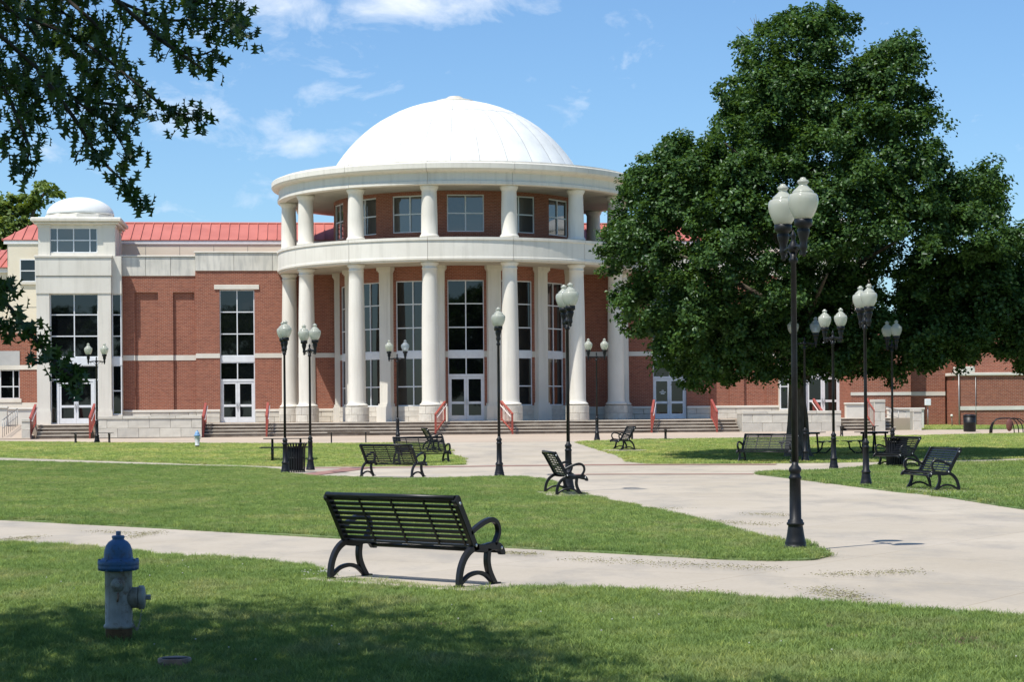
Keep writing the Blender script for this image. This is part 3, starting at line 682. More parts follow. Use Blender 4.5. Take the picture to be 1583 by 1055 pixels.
# ---- wings, built once for each side
Y2, Y1, YT, YS, YH = .6, .85, 0.0, .25, 5.0
X303, X188 = lx(303, Y2), lx(188, Y1); XD0, XD1 = lx(340, Y2), lx(394, Y2)
ZB = lz(557, Y1); ZP = lz(635, Y1); ZPAR1, ZT1 = lz(427, Y1), lz(395, Y1); ZPAR2, ZT2 = lz(419, Y2, 370), lz(389, Y2, 370)
def rng_(a, b): return (min(a, b), max(a, b))
def wing(S):
    f = lambda x: S * x
    # section beside the rotunda
    x0, x1 = rng_(f(X303), f(-5.6)); h0, h1 = rng_(f(XD0), f(XD1)); zt = lz(448, Y2, 368)
    m_ = MB(); wall_holes(m_, x0, x1, ZP, ZPAR2, [(h0, h1, 0, zt)], Y2, Y2 + .3)
    m_.box(x0, x1, Y2 + .3, YH - .01, 0, ZPAR2 + .3); m_.build('brick_wall', M_BRICK, hall)
    b0, b1 = ZB + .06, ZB + .36
    for a, b in ((x0, h0), (h1, x1)):
        MB().box(a, b, Y2 - .03, Y2 + .05, b0 + .02, b1 - .04).build('stone_band', M_STONE, hall)
        MB().box(a, b, Y2 - .02, Y2 + .29, FLOOR - .5, ZP).build('plinth', M_MORTAR, hall)
        courses(hall, a + .02, b - .02, Y2 - .08, FLOOR, ZP - .11, 2, .98, .1, 'plinth_block')
        MB().bbox(a, b, Y2 - .11, Y2 + .2, ZP - .11, ZP + .02, .02).build('plinth_cap', M_STONE, hall)
    MB().bbox(h0 - .27, h1 + .25, Y2 - .05, Y2 + .2, zt + .01, zt + .25, .012).build('lintel', M_STONE, hall)
    zs = lz(551, Y2, 368)
    window(h0, h1, zs, zt, [(h0 + h1) / 2], [zs + (zt - zs) * .335, zs + (zt - zs) * .665], Y2 + .12)
    zt2 = lz(560, Y2, 368); zd = lz(588, Y2, 368)
    MB().box(h0, h1, Y2 + .10, Y2 + .25, zt2, zs).build('spandrel', M_FRAME, hall)
    window(h0, h1, zd, zt2, [(h0 + h1) / 2], [], Y2 + .12); double_door(h0, h1, FLOOR, zd, Y2 + .12, note=(S < 0))
    # parapet panels
    n = 4
    MB().box(x0, x1, Y2 + .0, Y2 + .35, ZPAR2 + .002, ZT2 - .08).build('parapet_core', M_MORTAR, hall)
    for i in range(n):
        a = x0 + (x1 - x0) * i / n; b = x0 + (x1 - x0) * (i + 1) / n
        MB().bbox(a + .008, b - .008, Y2 - .05, Y2 + .1, ZPAR2 + .004, ZT2 - .09, .01).build('parapet_panel', M_PARAPET, hall)
    MB().bbox(x0 - .06, x1, Y2 - .10, Y2 + .5, ZT2 - .08, ZT2, .015).build('coping', M_STONE, hall)
    # recessed section with two blind panels
    x0, x1 = rng_(f(X188), f(X303)); rc = []
    for pa, pb in ((209, 245), (268, 301)): rc.append(rng_(f(lx(pa, Y1)), f(lx(pb, Y1))))
    zr = lz(452, Y1)
    m_ = MB(); wall_holes(m_, x0, x1, ZP, ZPAR1, [(a, b, ZP, zr) for a, b in rc], Y1, Y1 + .13)
    m_.box(x0, x1, Y1 + .13, YH - .01, 0, ZPAR1 + .3); m_.build('brick_wall', M_BRICK, hall)
    segs = sorted([x0] + [v for r_ in rc for v in r_] + [x1])
    for i in range(len(segs) - 1):
        rec = i % 2 == 1; yy = Y1 + (.11 if rec else -.02)
        MB().box(segs[i], segs[i + 1], yy, yy + .1, ZB - .02, ZB + .25).build('stone_band', M_STONE, hall)
    MB().box(x0, x1, Y1 - .02, Y1 + .12, FLOOR - .5, ZP).build('plinth', M_MORTAR, hall)
    courses(hall, x0 + .02, x1 - .02, Y1 - .08, FLOOR, ZP - .11, 2, .98, .1, 'plinth_block')
    MB().bbox(x0, x1, Y1 - .11, Y1 + .1, ZP - .11, ZP + .02, .02).build('plinth_cap', M_STONE, hall)
    n = 3
    MB().box(x0, x1, Y1 + .0, Y1 + .35, ZPAR1 + .002, ZT1 - .08).build('parapet_core', M_MORTAR, hall)
    for i in range(n):
        a = x0 + (x1 - x0) * i / n; b = x0 + (x1 - x0) * (i + 1) / n
        MB().bbox(a + .008, b - .008, Y1 - .05, Y1 + .1, ZPAR1 + .004, ZT1 - .09, .01).build('parapet_panel', M_PARAPET, hall)
    MB().bbox(x0, x1, Y1 - .10, Y1 + .5, ZT1 - .08, ZT1, .015).build('coping', M_STONE, hall)
    # tower
    q = lambda px, y=YT: f(lx(px, y))
    tz = lambda py: lz(py, YT, 115)
    L0, L1, L2, L3, L4 = q(57), q(77), q(152), q(172), q(188)
    ztop, zent, zl = tz(395), tz(427), tz(454)
    for a, b in ((L0, L1), (L2, L3)):
        a, b = rng_(a, b); m_ = MB(); m_.box(a, b, YT, YT + .6, 1.9, zl); m_.box(a - .04, b + .04, YT - .05, YT + .6, FLOOR - .6, 1.88); m_.box(a - .02, b + .02, YT - .03, YT + .6, 1.88, 1.96); m_.build('tower_pier', M_COLUMN, hall)
    a, b = rng_(L0, L3)
    MB().bbox(a - .02, b + .02, YT - .04, YT + 4.4, zl, zent - .015, .012).build('entablature', M_COLUMN, hall)
    MB().bbox(a - .05, b + .05, YT - .08, YT + 4.45, zent + .015, ztop - .12, .012).build('entablature', M_COLUMN, hall)
    MB().box(a, b, YT - .02, YT + 4.3, zent - .015, zent + .015).build('reveal', M_MORTAR, hall)
    MB().bbox(a - .10, b + .10, YT - .13, YT + 4.5, ztop - .12, ztop, .02).build('coping', M_STONE, hall)
    a, b = rng_(L0, L4); MB().box(a + .05, b, YT + .61, YH - .02, .5, zl + .5).build('tower_body', M_COLUMN, hall)
    # narrow side light
    a, b = rng_(L3, L4); m_ = MB(); m_.box(a, b, YS, YS + .4, zl, ztop - .02); m_.box(a, b, YS, YS + .34, FLOOR - .5, tz(642)); m_.build('side_pier', M_COLUMN, hall)
    zsp0, zsp1 = tz(565), tz(553)
    window(a + .02, b - .02, zsp1, zl, [], [zsp1 + (zl - zsp1) * .335, zsp1 + (zl - zsp1) * .67], YS + .1); MB().box(a, b, YS + .08, YS + .3, zsp0, zsp1).build('spandrel', M_FRAME, hall)
    window(a + .02, b - .02, tz(642), zsp0, [], [tz(605)], YS + .1)
    # tower front glazing and doors
    a, b = rng_(L1, L2); md = (a + b) / 2
    window(a, b, zsp1, zl, [md], [zsp1 + (zl - zsp1) * .335, zsp1 + (zl - zsp1) * .67], YT + .25)
    MB().box(a, b, YT + .2, YT + .4, zsp0, zsp1).build('spandrel', M_FRAME, hall)
    zdd = tz(588)
    window(a, b, zdd, zsp0, [md], [], YT + .25)
    d0, d1 = rng_(q(88), q(145)); double_door(d0, d1, FLOOR, zdd, YT + .25)
    window(a, d0, FLOOR, zdd, [], [], YT + .27); window(d1, b, FLOOR, zdd, [], [], YT + .27)
    # belvedere
    YB = .45; B0, B1 = rng_(q(62, YB), q(178, YB)); zb1 = lz(347, YB, 115); dpt = B1 - B0; w0, w1 = rng_(q(78, YB), q(152, YB)); zw0, zw1 = lz(391, YB, 115), lz(352, YB, 115)
    m_ = MB(); wall_holes(m_, B0, B1, ztop - .02, zb1, [(w0, w1, zw0, zw1)], YB, YB + .3); m_.box(B0, B1, YB + .3, YB + dpt, ztop - .02, zb1); m_.build('belvedere_wall', M_COLUMN, hall)
    m_ = MB()
    for xx in (B0 - .05, B1 - .55):
        for yy in (YB - .05, YB + dpt - .55): m_.box(xx, xx + .6, yy, yy + .6, ztop, zb1 - .02); m_.box(xx - .04, xx + .64, yy - .04, yy + .64, zb1 - .14, zb1 - .01)
    m_.build('corner_pier', M_COLUMN, hall)
    window(w0, w1, zw0, zw1, [w0 + (w1 - w0) * .16, w0 + (w1 - w0) * .5, w0 + (w1 - w0) * .84], [(zw0 + zw1) / 2], YB + .08, glass=M_GLASS_UP)
    m_ = MB(); m_.bbox(B0 - .25, B1 + .25, YB - .25, YB + dpt + .25, zb1, zb1 + .12, .03); m_.bbox(B0 - .4, B1 + .4, YB - .4, YB + dpt + .4, zb1 + .12, zb1 + .34, .05); m_.build('cornice', M_COLUMN, hall)
    cx, cy = (B0 + B1) / 2, YB + dpt / 2; rr = dpt / 2 * .95
    d_ = MB().lathe([(rr + .03, zb1 + .34), (rr + .03, zb1 + .58), (rr - .04, zb1 + .60), (rr - .04, zb1 + .62)], 10, (0, 0, 0), smooth=False, a0=math.pi / 10).build('small_dome', M_COLUMN, hall, loc=(cx, cy, 0))
    MB().lathe([(rr * .97 * math.cos(t), zb1 + .62 + .98 * math.sin(t)) for t in [math.pi / 2 * i / 12 for i in range(13)]], 40).build('dome_shell', M_DOME, d_)
wing(1); wing(-1)
# hall behind with clerestory and standing-seam roof
xa = lx(13, YH); ZE = lz(371, YH); YR = 8.0; ZR = lz(346, YR)
ZBR = lz(515, YH, 30)
m_ = MB(); m_.box(xa, -xa, YH, 16.5, ZBR, ZE - .05); m_.build('clerestory_wall', M_STUCCO, hall)
m_ = MB()
for k in range(26):
    x = xa + (-2 * xa) * k / 26; m_.box(x - .012, x + .012, YH - .012, YH + .02, 9.8, ZE - .3)
for pz in (515 - 40,): m_.box(xa, lx(60, YH), YH - .012, YH + .02, lz(pz, YH, 30) - .012, lz(pz, YH, 30) + .012)
m_.build('wall_joint', M_MORTAR, hall)
MB().bbox(xa - .2, -xa + .2, YH - .05, YH + .05, ZE - .24, ZE - .02, .012).build('eave_trim', M_WHITE, hall)
roof = MB(); roof.add([(xa - .3, YH - .06, ZE - .05), (-xa + .3, YH - .06, ZE - .05), (-xa - 1.0, YR, ZR - .04), (xa + 1.0, YR, ZR - .04), (xa - .3, 16.6, ZE - .05), (-xa + .3, 16.6, ZE - .05)], [(0, 1, 2, 3), (3, 2, 5, 4), (0, 3, 4), (1, 5, 2), (0, 4, 5, 1)])
roof = roof.build('roof', M_ROOF, hall)
NP = 92
def roofp(x, v, up=0.0):
    return (x, (YH - .08) * (1 - v) + YR * v, ZE * (1 - v) + ZR * v + up)
e0, e1 = xa - .3, -xa + .3; hip = 1.3
for k in range(NP):
    p0 = e0 + (e1 - e0) * k / NP; p1 = e0 + (e1 - e0) * (k + 1) / NP - .002; e = .035
    vt = lambda x: max(.02, min(1.0, (x - e0) / hip, (e1 - x) / hip))
    m_ = MB(); pts = []
    for end in (0, 1):
        for x, up_ in ((p0, .07), (p0 + e, .07), (p0 + e, .0), (p1, .0), (p1, -.03), (p0, -.03)): pts.append(roofp(x, vt(x) if end else 0, up_))
    m_.add(pts, [(i, (i + 1) % 6, 6 + (i + 1) % 6, 6 + i) for i in range(6)] + [(5, 4, 3, 2, 1, 0), (6, 7, 8, 9, 10, 11)])
    m_.build('roof_panel', M_ROOF, roof)
MB().tube([(xa + 1.0, YR, ZR + .03), (-xa - 1.0, YR, ZR + .03)], .07, 6).build('ridge_cap', M_ROOF, roof)
# left end of the hall: brick below, stucco above, small windows, and a lower block
def end_block(S):
    f = lambda x: S * x
    yb = YH - .12
    xo = f(lx(-140, yb)); xi = f(lx(60, yb))
    x0, x1 = rng_(xo, xi); zz = lz(515, yb, 30)
    wx0, wx1 = rng_(f(lx(-30, yb)), f(lx(30, yb))); wz0, wz1 = lz(617, yb, 20), lz(572, yb, 20); gz0, gz1 = lz(565, yb, 20), lz(543, yb, 20)
    m_ = MB(); wall_holes(m_, x0, x1, 0, zz, [(wx0, wx1, wz0, wz1)], yb, yb + .3); m_.box(x0, x1, yb + .3, 16, 0, zz); m_.build('brick_wall', M_BRICK, hall)
    window(wx0, wx1, wz0, wz1, [wx0 + (wx1 - wx0) / 3, wx0 + (wx1 - wx0) * 2 / 3] if 0 else [(wx0 + wx1) / 2, (wx0 + wx1) / 2 + .68, (wx0 + wx1) / 2 - .68], [wz0 + (wz1 - wz0) * .42], yb + .1)
    MB().box(wx0 - .02, wx1 + .02, yb - .03, yb + .1, gz0, gz1).build('grey_panel', M_GREYPANEL, hall)
    MB().box(x0, x1, yb - .035, yb + .1, lz(572, yb, 20), lz(565, yb, 20) - .003).build('stone_band', M_STONE, hall)
    MB().bbox(wx0 - .1, wx1 + .1, yb - .07, yb + .1, wz0 - .2, wz0 - .005, .012).build('window_sill', M_STONE, hall)
    MB().box(x0, x1, yb - .03, yb + .1, wz0 - .5, wz0 - .215).build('stone_band', M_STONE, hall)
    # small upper window
    a, b = rng_(f(lx(32, YH)), f(lx(57, YH))); window(a, b, lz(436, YH, 40), lz(401, YH, 40), [], [lz(419, YH, 40)], YH - .06)
    MB().box(a - .04, b + .04, YH - .09, YH, lz(440, YH, 40), lz(436, YH, 40) - .003).build('window_sill', M_STONE, hall)
    # lower neighbouring block
    yq = YH + .4; c0, c1 = rng_(f(lx(-140, yq)), f(lx(14, yq))); ze2 = lz(414, yq, 6); zr2 = lz(387, yq + 5, 6)
    MB().box(c0, c1, yq, 16, zz, ze2).build('stucco_wall', M_STUCCO, hall)
    MB().bbox(c0, c1 + .1, yq - .15, yq + .1, ze2 - .28, ze2 - .02, .02).build('eave_trim', M_WHITE, hall)
    m_ = MB(); m_.add([(c0, yq - .3, ze2), (c1, yq - .3, ze2), (c1, yq + 5, zr2), (c0, yq + 5, zr2), (c0, yq + 11, ze2), (c1, yq + 11, ze2)], [(0, 1, 2, 3), (3, 2, 5, 4), (0, 3, 4), (1, 5, 2), (0, 4, 5, 1)])
    lr = m_.build('roof', M_ROOF, hall); n = 14
    for k in range(n):
        xx = c0 + (c1 - c0) * k / n; dx = (c1 - c0) / n
        q0 = [(xx, 0, .07), (xx + .035, 0, .07), (xx + .035, 0, .01), (xx + dx, 0, .01), (xx + dx, 0, -.02), (xx, 0, -.02)]
        v_ = [(x, yq - .32, ze2 + z) for x, _, z in q0] + [(x, yq + 5, zr2 + z) for x, _, z in q0]
        MB().add(v_, [(i, (i + 1) % 6, 6 + (i + 1) % 6, 6 + i) for i in range(6)] + [(5, 4, 3, 2, 1, 0), (6, 7, 8, 9, 10, 11)]).build('roof_panel', M_ROOF, lr)
end_block(1)

# ---- brick annex on the other end
annex = thing('brick_annex', 'long low red brick annex with stone bands and a stone cap past the ramp', 'building', (BC.x, BC.y, 0), BROT)
YA = -2.0
ax0, ax1, ax2, ax3 = lx(1315, YA, 600), lx(1408, YA, 600), lx(1480.5, YA - 1.2, 600), lx(1700, YA, 600)
az = lambda py, px=1450, y=YA: lz(py, y, px)
m_ = MB(); m_.box(ax0, ax1, YA - .0, 12, .3, 6.6); m_.build('brick_wall', M_BRICK, annex)
m_ = MB(); m_.box(ax1, ax2, YA + .9, 12, .3, 6.6); m_.build('brick_wall', M_BRICK, annex)
MB().box(ax0, ax1 + .01, YA - .03, YA + .1, az(611), az(606)).build('stone_band', M_STONE, annex)
MB().box(ax1 + .01, ax2, YA + .87, YA + 1, az(612, y=YA + .9), az(606, y=YA + .9)).build('stone_band', M_STONE, annex)
m_ = MB(); m_.box(ax2 + .12, ax3, YA - 1.2, 10, .3, az(582)); m_.build('brick_wall', M_BRICK, annex)
MB().bbox(ax2 + .02, ax3, YA - 1.28, YA + 1.0, az(582), az(577.5), .02).build('stone_cap', M_STONE, annex)
MB().bbox(ax2 + .15, lx(1507, YA - 1.2, 570), YA - 1.22, YA, az(577), az(568), .02).build('cap_block', M_STONE, annex)
MB().box(ax2 + .12, ax3, YA - 1.24, YA - 1.1, az(635), az(629)).build('stone_band', M_STONE, annex)
m_ = MB(); m_.box(lx(1508, YA, 570), ax3, YA + .1, 10, 3.4, 6.6); m_.build('brick_wall', M_BRICK, annex)
MB().tube([(ax2 + .05, YA - 1.25, .5), (ax2 + .05, YA - 1.25, az(580))], .03, 10).build('downpipe', M_GREYRAIL, annex)
MB().tube([(lx(1508, YA - 1.2, 600), YA - 1.23, .5), (lx(1508, YA - 1.2, 600), YA - 1.23, az(583))], .018, 6).build('conduit', M_GREYRAIL, annex)

# ---- terrace, steps, low walls, ramp
def btop(px, py, by): return lx(px, by, py)
SX0, SX1 = lx(315, -10.6, 660), -lx(315, -10.6, 660)
ter = MB(); ter.box(lx(46, -9.95, 660), lx(1421, -9.95, 650), -9.95, 5, .1, FLOOR - .005); ter.box(-30, lx(46, -9.95, 660) - .001, -5.6, 5, .1, FLOOR - .005)
ter_o = ter.build('terrace', M_WALK, None, loc=(BC.x, BC.y, 0), rotz=BROT, kind='structure')
def steps(x0, x1, label, zf, nst=4):
    t = thing('entrance_steps', label, 'steps', (BC.x, BC.y, 0), BROT)
    zb = terrain(*(BC + BX * ((x0 + x1) / 2) + BY * -10.9)[:2]) - .01
    h = (FLOOR - zb) / nst
    for i in range(nst):
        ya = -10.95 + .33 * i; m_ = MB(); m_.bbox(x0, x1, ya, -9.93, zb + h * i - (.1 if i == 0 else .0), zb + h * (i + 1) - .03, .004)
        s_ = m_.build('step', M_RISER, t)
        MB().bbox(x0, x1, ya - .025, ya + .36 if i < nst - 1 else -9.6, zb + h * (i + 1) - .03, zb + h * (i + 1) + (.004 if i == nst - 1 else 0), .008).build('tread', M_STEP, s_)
    return t
steps(SX0 + .02, SX1 - .02, 'wide flight of four stained concrete steps below the round colonnade', 0)
TX0, TX1 = lx(57, -10.6, 665), lx(140, -10.6, 665)
steps(TX0, TX1, 'short flight of steps below the small domed tower with the oak branch', 0)
steps(-TX1, -TX0, 'short flight of steps seen between lamp posts under the maple', 0)
def stone_wall(x0, x1, y0, y1, ztop, label, rows=2, bl=.97, cap=True):
    t = thing('stone_wall', label, 'wall', (BC.x, BC.y, 0), BROT); zb = .45
    MB().box(x0 + .02, x1 - .02, y0 + .02, y1, zb, ztop - .02).build('wall_core', M_MORTAR, t)
    zc = ztop - .14 if cap else ztop
    courses(t, x0, x1, y0, .6, zc, rows, bl, .12)
    if cap:
        n = max(1, round((x1 - x0) / 1.3))
        for i in range(n):
            a = x0 + (x1 - x0) * i / n; b = x0 + (x1 - x0) * (i + 1) / n
            link('cap_stone', block_mesh(b - a - .01, y1 - y0 + .06, .14), t, loc=((a + b) / 2, y0 - .03, ztop - .14))
    return t
WX0, WX1 = lx(149, -11.3, 660), lx(312, -11.3, 660)
ZW = lz(643.5, -11.3, 230)
stone_wall(WX0, WX1, -11.3, -9.96, ZW, 'low pale stone block wall between the tower steps and the wide steps')
stone_wall(-WX1, -WX0, -11.3, -9.96, ZW, 'low pale stone block wall behind the maple trunk')
PX0, PX1 = lx(33, -11.3, 660), lx(46.5, -11.3, 660)
stone_wall(PX0, PX1, -11.3, -10.5, lz(648, -11.3, 40), 'stone block pier beside the ramp and the tower steps', 2, .6)
stone_wall(lx(1350, -11, 640), lx(1367, -11, 640), -11.2, -10.4, lz(618, -11, 1358), 'tall white stone pier at the foot of the red handrail', 3, .6)
stone_wall(lx(1410, -11, 640), lx(1423, -11, 640), -11.2, -10.6, lz(633, -11, 1416), 'stone pier at the end of the ramp wall facing the annex', 2, .6)
def ramp_wall(x0, x1, yb, z1, label):
    t = thing('ramp_wall', label, 'wall', (BC.x, BC.y, 0), BROT)
    MB().bbox(x0, x1, yb, yb + .3, .4, z1, .02).build('stone_panel', M_STONE, t)
    MB().bbox(x0 - .03, x1 + .03, yb - .05, yb + .35, z1 + .002, z1 + .1, .015).build('cap_stone', M_STONE, t); return t
ramp_wall(lx(1367, -8, 640) + .03, lx(1423, -8, 640), -8.6, lz(634, -8.6, 1400), 'smooth cream ramp wall behind a thin grey rail')
ramp_wall(lx(1300, -4, 640), lx(1345, -4, 640), -5, lz(626, -5, 1320), 'cream stone wall at the back of the landing beside the white door')
ramp_wall(lx(-120, -6, 640), lx(12, -6, 640), -6.2, lz(632, -6.2, 6), 'cream ramp wall at the edge of the brick end block')
ramp_wall(lx(13, -3, 640), lx(56, -3, 640), -3.2, lz(634, -3.2, 30), 'stone back wall of the ramp landing beside the small tower')
def rail_run(name, pts, zh, m_, label, cat='handrail', nb=6):
    """pipe rail along base points [(bx,by,z)] with posts"""
    t = thing(name, label, cat, (BC.x, BC.y, 0), BROT)
    top = [(x, y, z + zh) for x, y, z in pts]; MB().tube(top, .022, 8).build('rail', m_, t)
    MB().tube([(x, y, z + zh * .55) for x, y, z in pts], .014, 6).build('rail', m_, t)
    for i in range(nb):
        u = i / (nb - 1) * (len(pts) - 1); k = min(int(u), len(pts) - 2); q = u - k
        p = [pts[k][j] + (pts[k + 1][j] - pts[k][j]) * q for j in range(3)]
        MB().tube([p, (p[0], p[1], p[2] + zh)], .016, 6).build('post', m_, t)
    return t
gz = lambda bx, by: terrain(*(BC + BX * bx + BY * by)[:2])
ra = lx(1350, -10, 640); rb = lx(1408, -10, 640)
rail_run('ramp_rail', [(ra, -9.2, 1.15), (rb, -9.2, .65)], .85, M_GREYRAIL, 'thin grey pipe rail sloping in front of the cream ramp wall')
rail_run('ramp_rail', [(lx(4, -11, 650), -11.0, .62), (lx(27, -6, 650), -6.0, 1.17)], .85, M_GREYRAIL, 'thin grey pipe rail on the ramp at the end block', nb=9)
rp = MB(); r0, r1 = -30, PX1 + .02
rp.add([(r0, -11.4, .55), (r1, -11.4, .62), (r1, -5.61, FLOOR - .01), (r0, -5.61, FLOOR - .01), (r0, -11.4, .2), (r1, -11.4, .2), (r1, -5.61, .2), (r0, -5.61, .2)], [(0, 1, 2, 3), (7, 6, 5, 4), (0, 4, 5, 1), (1, 5, 6, 2), (2, 6, 7, 3), (3, 7, 4, 0)])
rp.build('ramp', M_WALK, None, loc=(BC.x, BC.y, 0), rotz=BROT, kind='structure')
def red_rail(xt, xb, label):
    """red stair rail: top end (xt) on the terrace, foot (xb) on the walk"""
    t = thing('stair_handrail', label, 'handrail', (BC.x, BC.y, 0), BROT, 'red handrails on the entrance steps')
    yt, yb = -9.75, -11.15; zt, zb = FLOOR, gz(xb, yb)
    ln = lambda u, dz: (xt + (xb - xt) * u, yt + (yb - yt) * u, zt + (zb - zt) * u + dz)
    for u in (0, 1):
        x, y, z = ln(u, 0); MB().box(x - .04, x + .04, y - .04, y + .04, z - .02, z + .95).build('post', M_RED, t)
    def bar(dz, hh, ww, m_, off=0):
        a, b = ln(0, dz), ln(1, dz); vs = []
        for p in (a, b):
            for sx_, sz_ in ((-1, -1), (1, -1), (1, 1), (-1, 1)): vs.append((p[0] + off + sx_ * ww, p[1] - .05 if p is b else p[1], p[2] + sz_ * hh))
        return MB().add(vs, [(0, 1, 2, 3), (7, 6, 5, 4), (0, 4, 5, 1), (1, 5, 6, 2), (2, 6, 7, 3), (3, 7, 4, 0)])
    bar(.95, .035, .05, M_RED).build('top_rail', M_RED, t); bar(.12, .025, .03, M_RED).build('bottom_rail', M_RED, t)
    s_ = 1 if xb <= xt else -1
    bar(.82, .018, .018, M_RAILWHITE, s_ * .09).build('grab_rail', M_RAILWHITE, t)
    for i in range(1, 8):
        x, y, z = ln(i / 8, 0); MB().box(x - .012, x + .012, y - .012, y + .012, z + .12, z + .93).build('baluster', M_RED, t)
for (ptop, pbot, lab) in ((688, 673, 'red stair handrail just beside the main doors, near the end-on bench'), (775, 792, 'red stair handrail behind the lamp post in front of the main doors'),
        (414, 412, 'thin red stair handrail between the glass door and the twin lamp posts'), (1011, 1007, 'red stair handrail in shade beside the white door with a notice'),
        (318, 314, 'red stair handrail at the end of the low wall by the small hydrant'), (1100, 1108, 'red stair handrail against the low wall end before the maple'),
        (55, 47, 'red stair handrail between the stone pier and the tower steps'), (146, 139, 'red stair handrail where the tower steps meet the low stone wall'),
        (1258, 1270, 'red stair handrail just beyond the maple trunk'), (1340, 1352, 'red stair handrail against the tall white stone pier')):
    red_rail(lx(ptop, -9.75, 640), lx(pbot, -11.1, 660), lab)

# ------------------------------------------------------------------ lamp posts
def make_lamp():
    t = thing('lamp_post', '', 'lamp post')
    fl = lambda k, a: (.05 * abs(math.sin(8 * a)) if k in (5, 6, 7, 13, 14) else 0)
    base = [(.0, 0), (.128, 0), (.128, .045), (.118, .05), (.124, .075), (.112, .10), (.094, .18), (.084, .255), (.084, .27), (.100, .285), (.100, .305), (.088, .315), (.088, .335), (.066, .35), (.062, .80), (.074, .815), (.074, .83), (.060, .845), (.058, .88), (.072, .90), (.070, .93), (.040, .965), (.037, 1.0)]
    MB().lathe(base, 32, flute=lambda k, a: (.045 * abs(math.sin(8 * a)) if k in (6, 7, 13, 14) else 0)).build('base', M_BLACK, t)
    MB().lathe([(.037, .99), (.034, 2.2), (.031, 3.28), (.05, 3.29), (.05, 3.33), (.034, 3.35), (.034, 3.40)], 16).build('pole', M_BLACK, t)
    MB().lathe([(.034, 3.40), (.058, 3.43), (.058, 3.48), (.03, 3.52), (.022, 3.56), (.034, 3.585), (.03, 3.61), (.008, 3.65), (0, 3.67)], 16).build('finial', M_BLACK, t)
    for s_ in (-1, 1):
        arm = MB(); X = .335
        arm.tube([(s_ * .03, 0, 3.455), (s_ * .14, 0, 3.465), (s_ * .25, 0, 3.445), (s_ * X, 0, 3.45)], .021, 8)
        sc_ = [(s_ * (.05 + .2 * u), 0, 3.33 + .09 * u + .05 * math.sin(u * math.pi)) for u in [i / 8 for i in range(9)]]; arm.tube(sc_, .011, 6)
        sp = [(s_ * (.225 + .045 * math.cos(q) * (1 - i / 16)), 0, 3.385 + .045 * math.sin(q) * (1 - i / 16)) for i, q in enumerate([math.pi * .5 - s_ * 0 - j * .45 for j in range(13)])]; arm.tube(sp, .009, 6)
        a = arm.build('arm', M_BLACK, t)
        cup = [(0, 3.33), (.018, 3.335), (.03, 3.36), (.022, 3.385), (.040, 3.41), (.046, 3.44), (.040, 3.47), (.043, 3.52), (.056, 3.56), (.066, 3.60), (.068, 3.63), (.060, 3.65), (.086, 3.67), (.101, 3.68), (.101, 3.75), (.092, 3.755)]
        MB().lathe(cup, 20, (s_ * X, 0, 0), flute=lambda k, a: (.06 * abs(math.sin(6 * a)) if k in (7, 8, 9, 10) else 0)).build('lamp_holder', M_BLACK, t)
        gl = [(.094, 3.752), (.118, 3.79), (.142, 3.84), (.160, 3.89), (.170, 3.94), (.172, 3.975), (.166, 4.01), (.150, 4.035), (.118, 4.045), (.122, 4.055), (.118, 4.065), (.098, 4.085), (.075, 4.105), (.055, 4.125), (.045, 4.14), (.046, 4.148), (.062, 4.160), (.066, 4.175), (.056, 4.192), (.038, 4.20), (.034, 4.21), (.026, 4.222), (0, 4.228)]
        MB().lathe(gl, 28, (s_ * X, 0, 0)).build('globe', M_GLOBE, t)
        MB().lathe([(.075, 3.756), (.075, 3.83), (.05, 3.84), (.03, 3.90), (0, 3.91)], 14, (s_ * X, 0, 0)).build('bulb_holder', M_WHITE, t)
    return t
LG = 'black twin-globe lamp posts around the plaza'
lamps = [(1230, 850, -70, 1.0, 'tallest-looking twin-globe lamp post at the tip of the grass wedge by the path'),
    (150, 685.5, -5, 1.0, 'twin-globe lamp post standing behind the backless bench near the small tower'),
    (441, 732.5, -84, .985, 'twin-globe lamp post directly in front of the slatted trash can'),
    (480, 727, -62, 1.0, 'twin-globe lamp post just past the slatted trash can on the red paving corner'),
    (615, 683.5, -4, 1.0, 'spread-arm lamp post with one clear globe behind the pair of benches'),
    (772, 736.5, -89, 1.0, 'lamp post before the main doors with its globes lined up as one'),
    (879, 759, -79, 1.0, 'lamp post rising from behind the end-on bench, globes almost merged'),
    (923, 681, 3, 1.0, 'spread-arm lamp post against the shaded brick beside the far end-on bench'),
    (1245, 714.5, -14, 1.0, 'lamp post with a clear globe close beside the maple trunk'),
    (1289, 727, -52, 1.0, 'lamp post half turned, standing between the two picnic tables'),
    (1339, 752, -75, 1.0, 'lamp post on the lawn edge just before the bench facing the plaza'),
    (1380, 713.5, -66, .97, 'lamp post behind the trash can and bench at the crown edge')]
proto = make_lamp()
for i, (px, py, rz, s_, lab) in enumerate(lamps):
    o = proto if i == 0 else copy_tree(proto)
    put(o, G(px, py), R(rz) - math.atan((px - PPX) / FPX), lab, s_, LG)
    if i in (4, 8):
        for ch in o.children:
            if ch.name.startswith('globe'):
                pass
        gl_ = [c for c in o.children if c.name.startswith('globe')][1]
        gl_.data = gl_.data.copy(); gl_.data.materials[0] = M_GLOBE2; gl_['label'] = 'clear bluish glass globe'

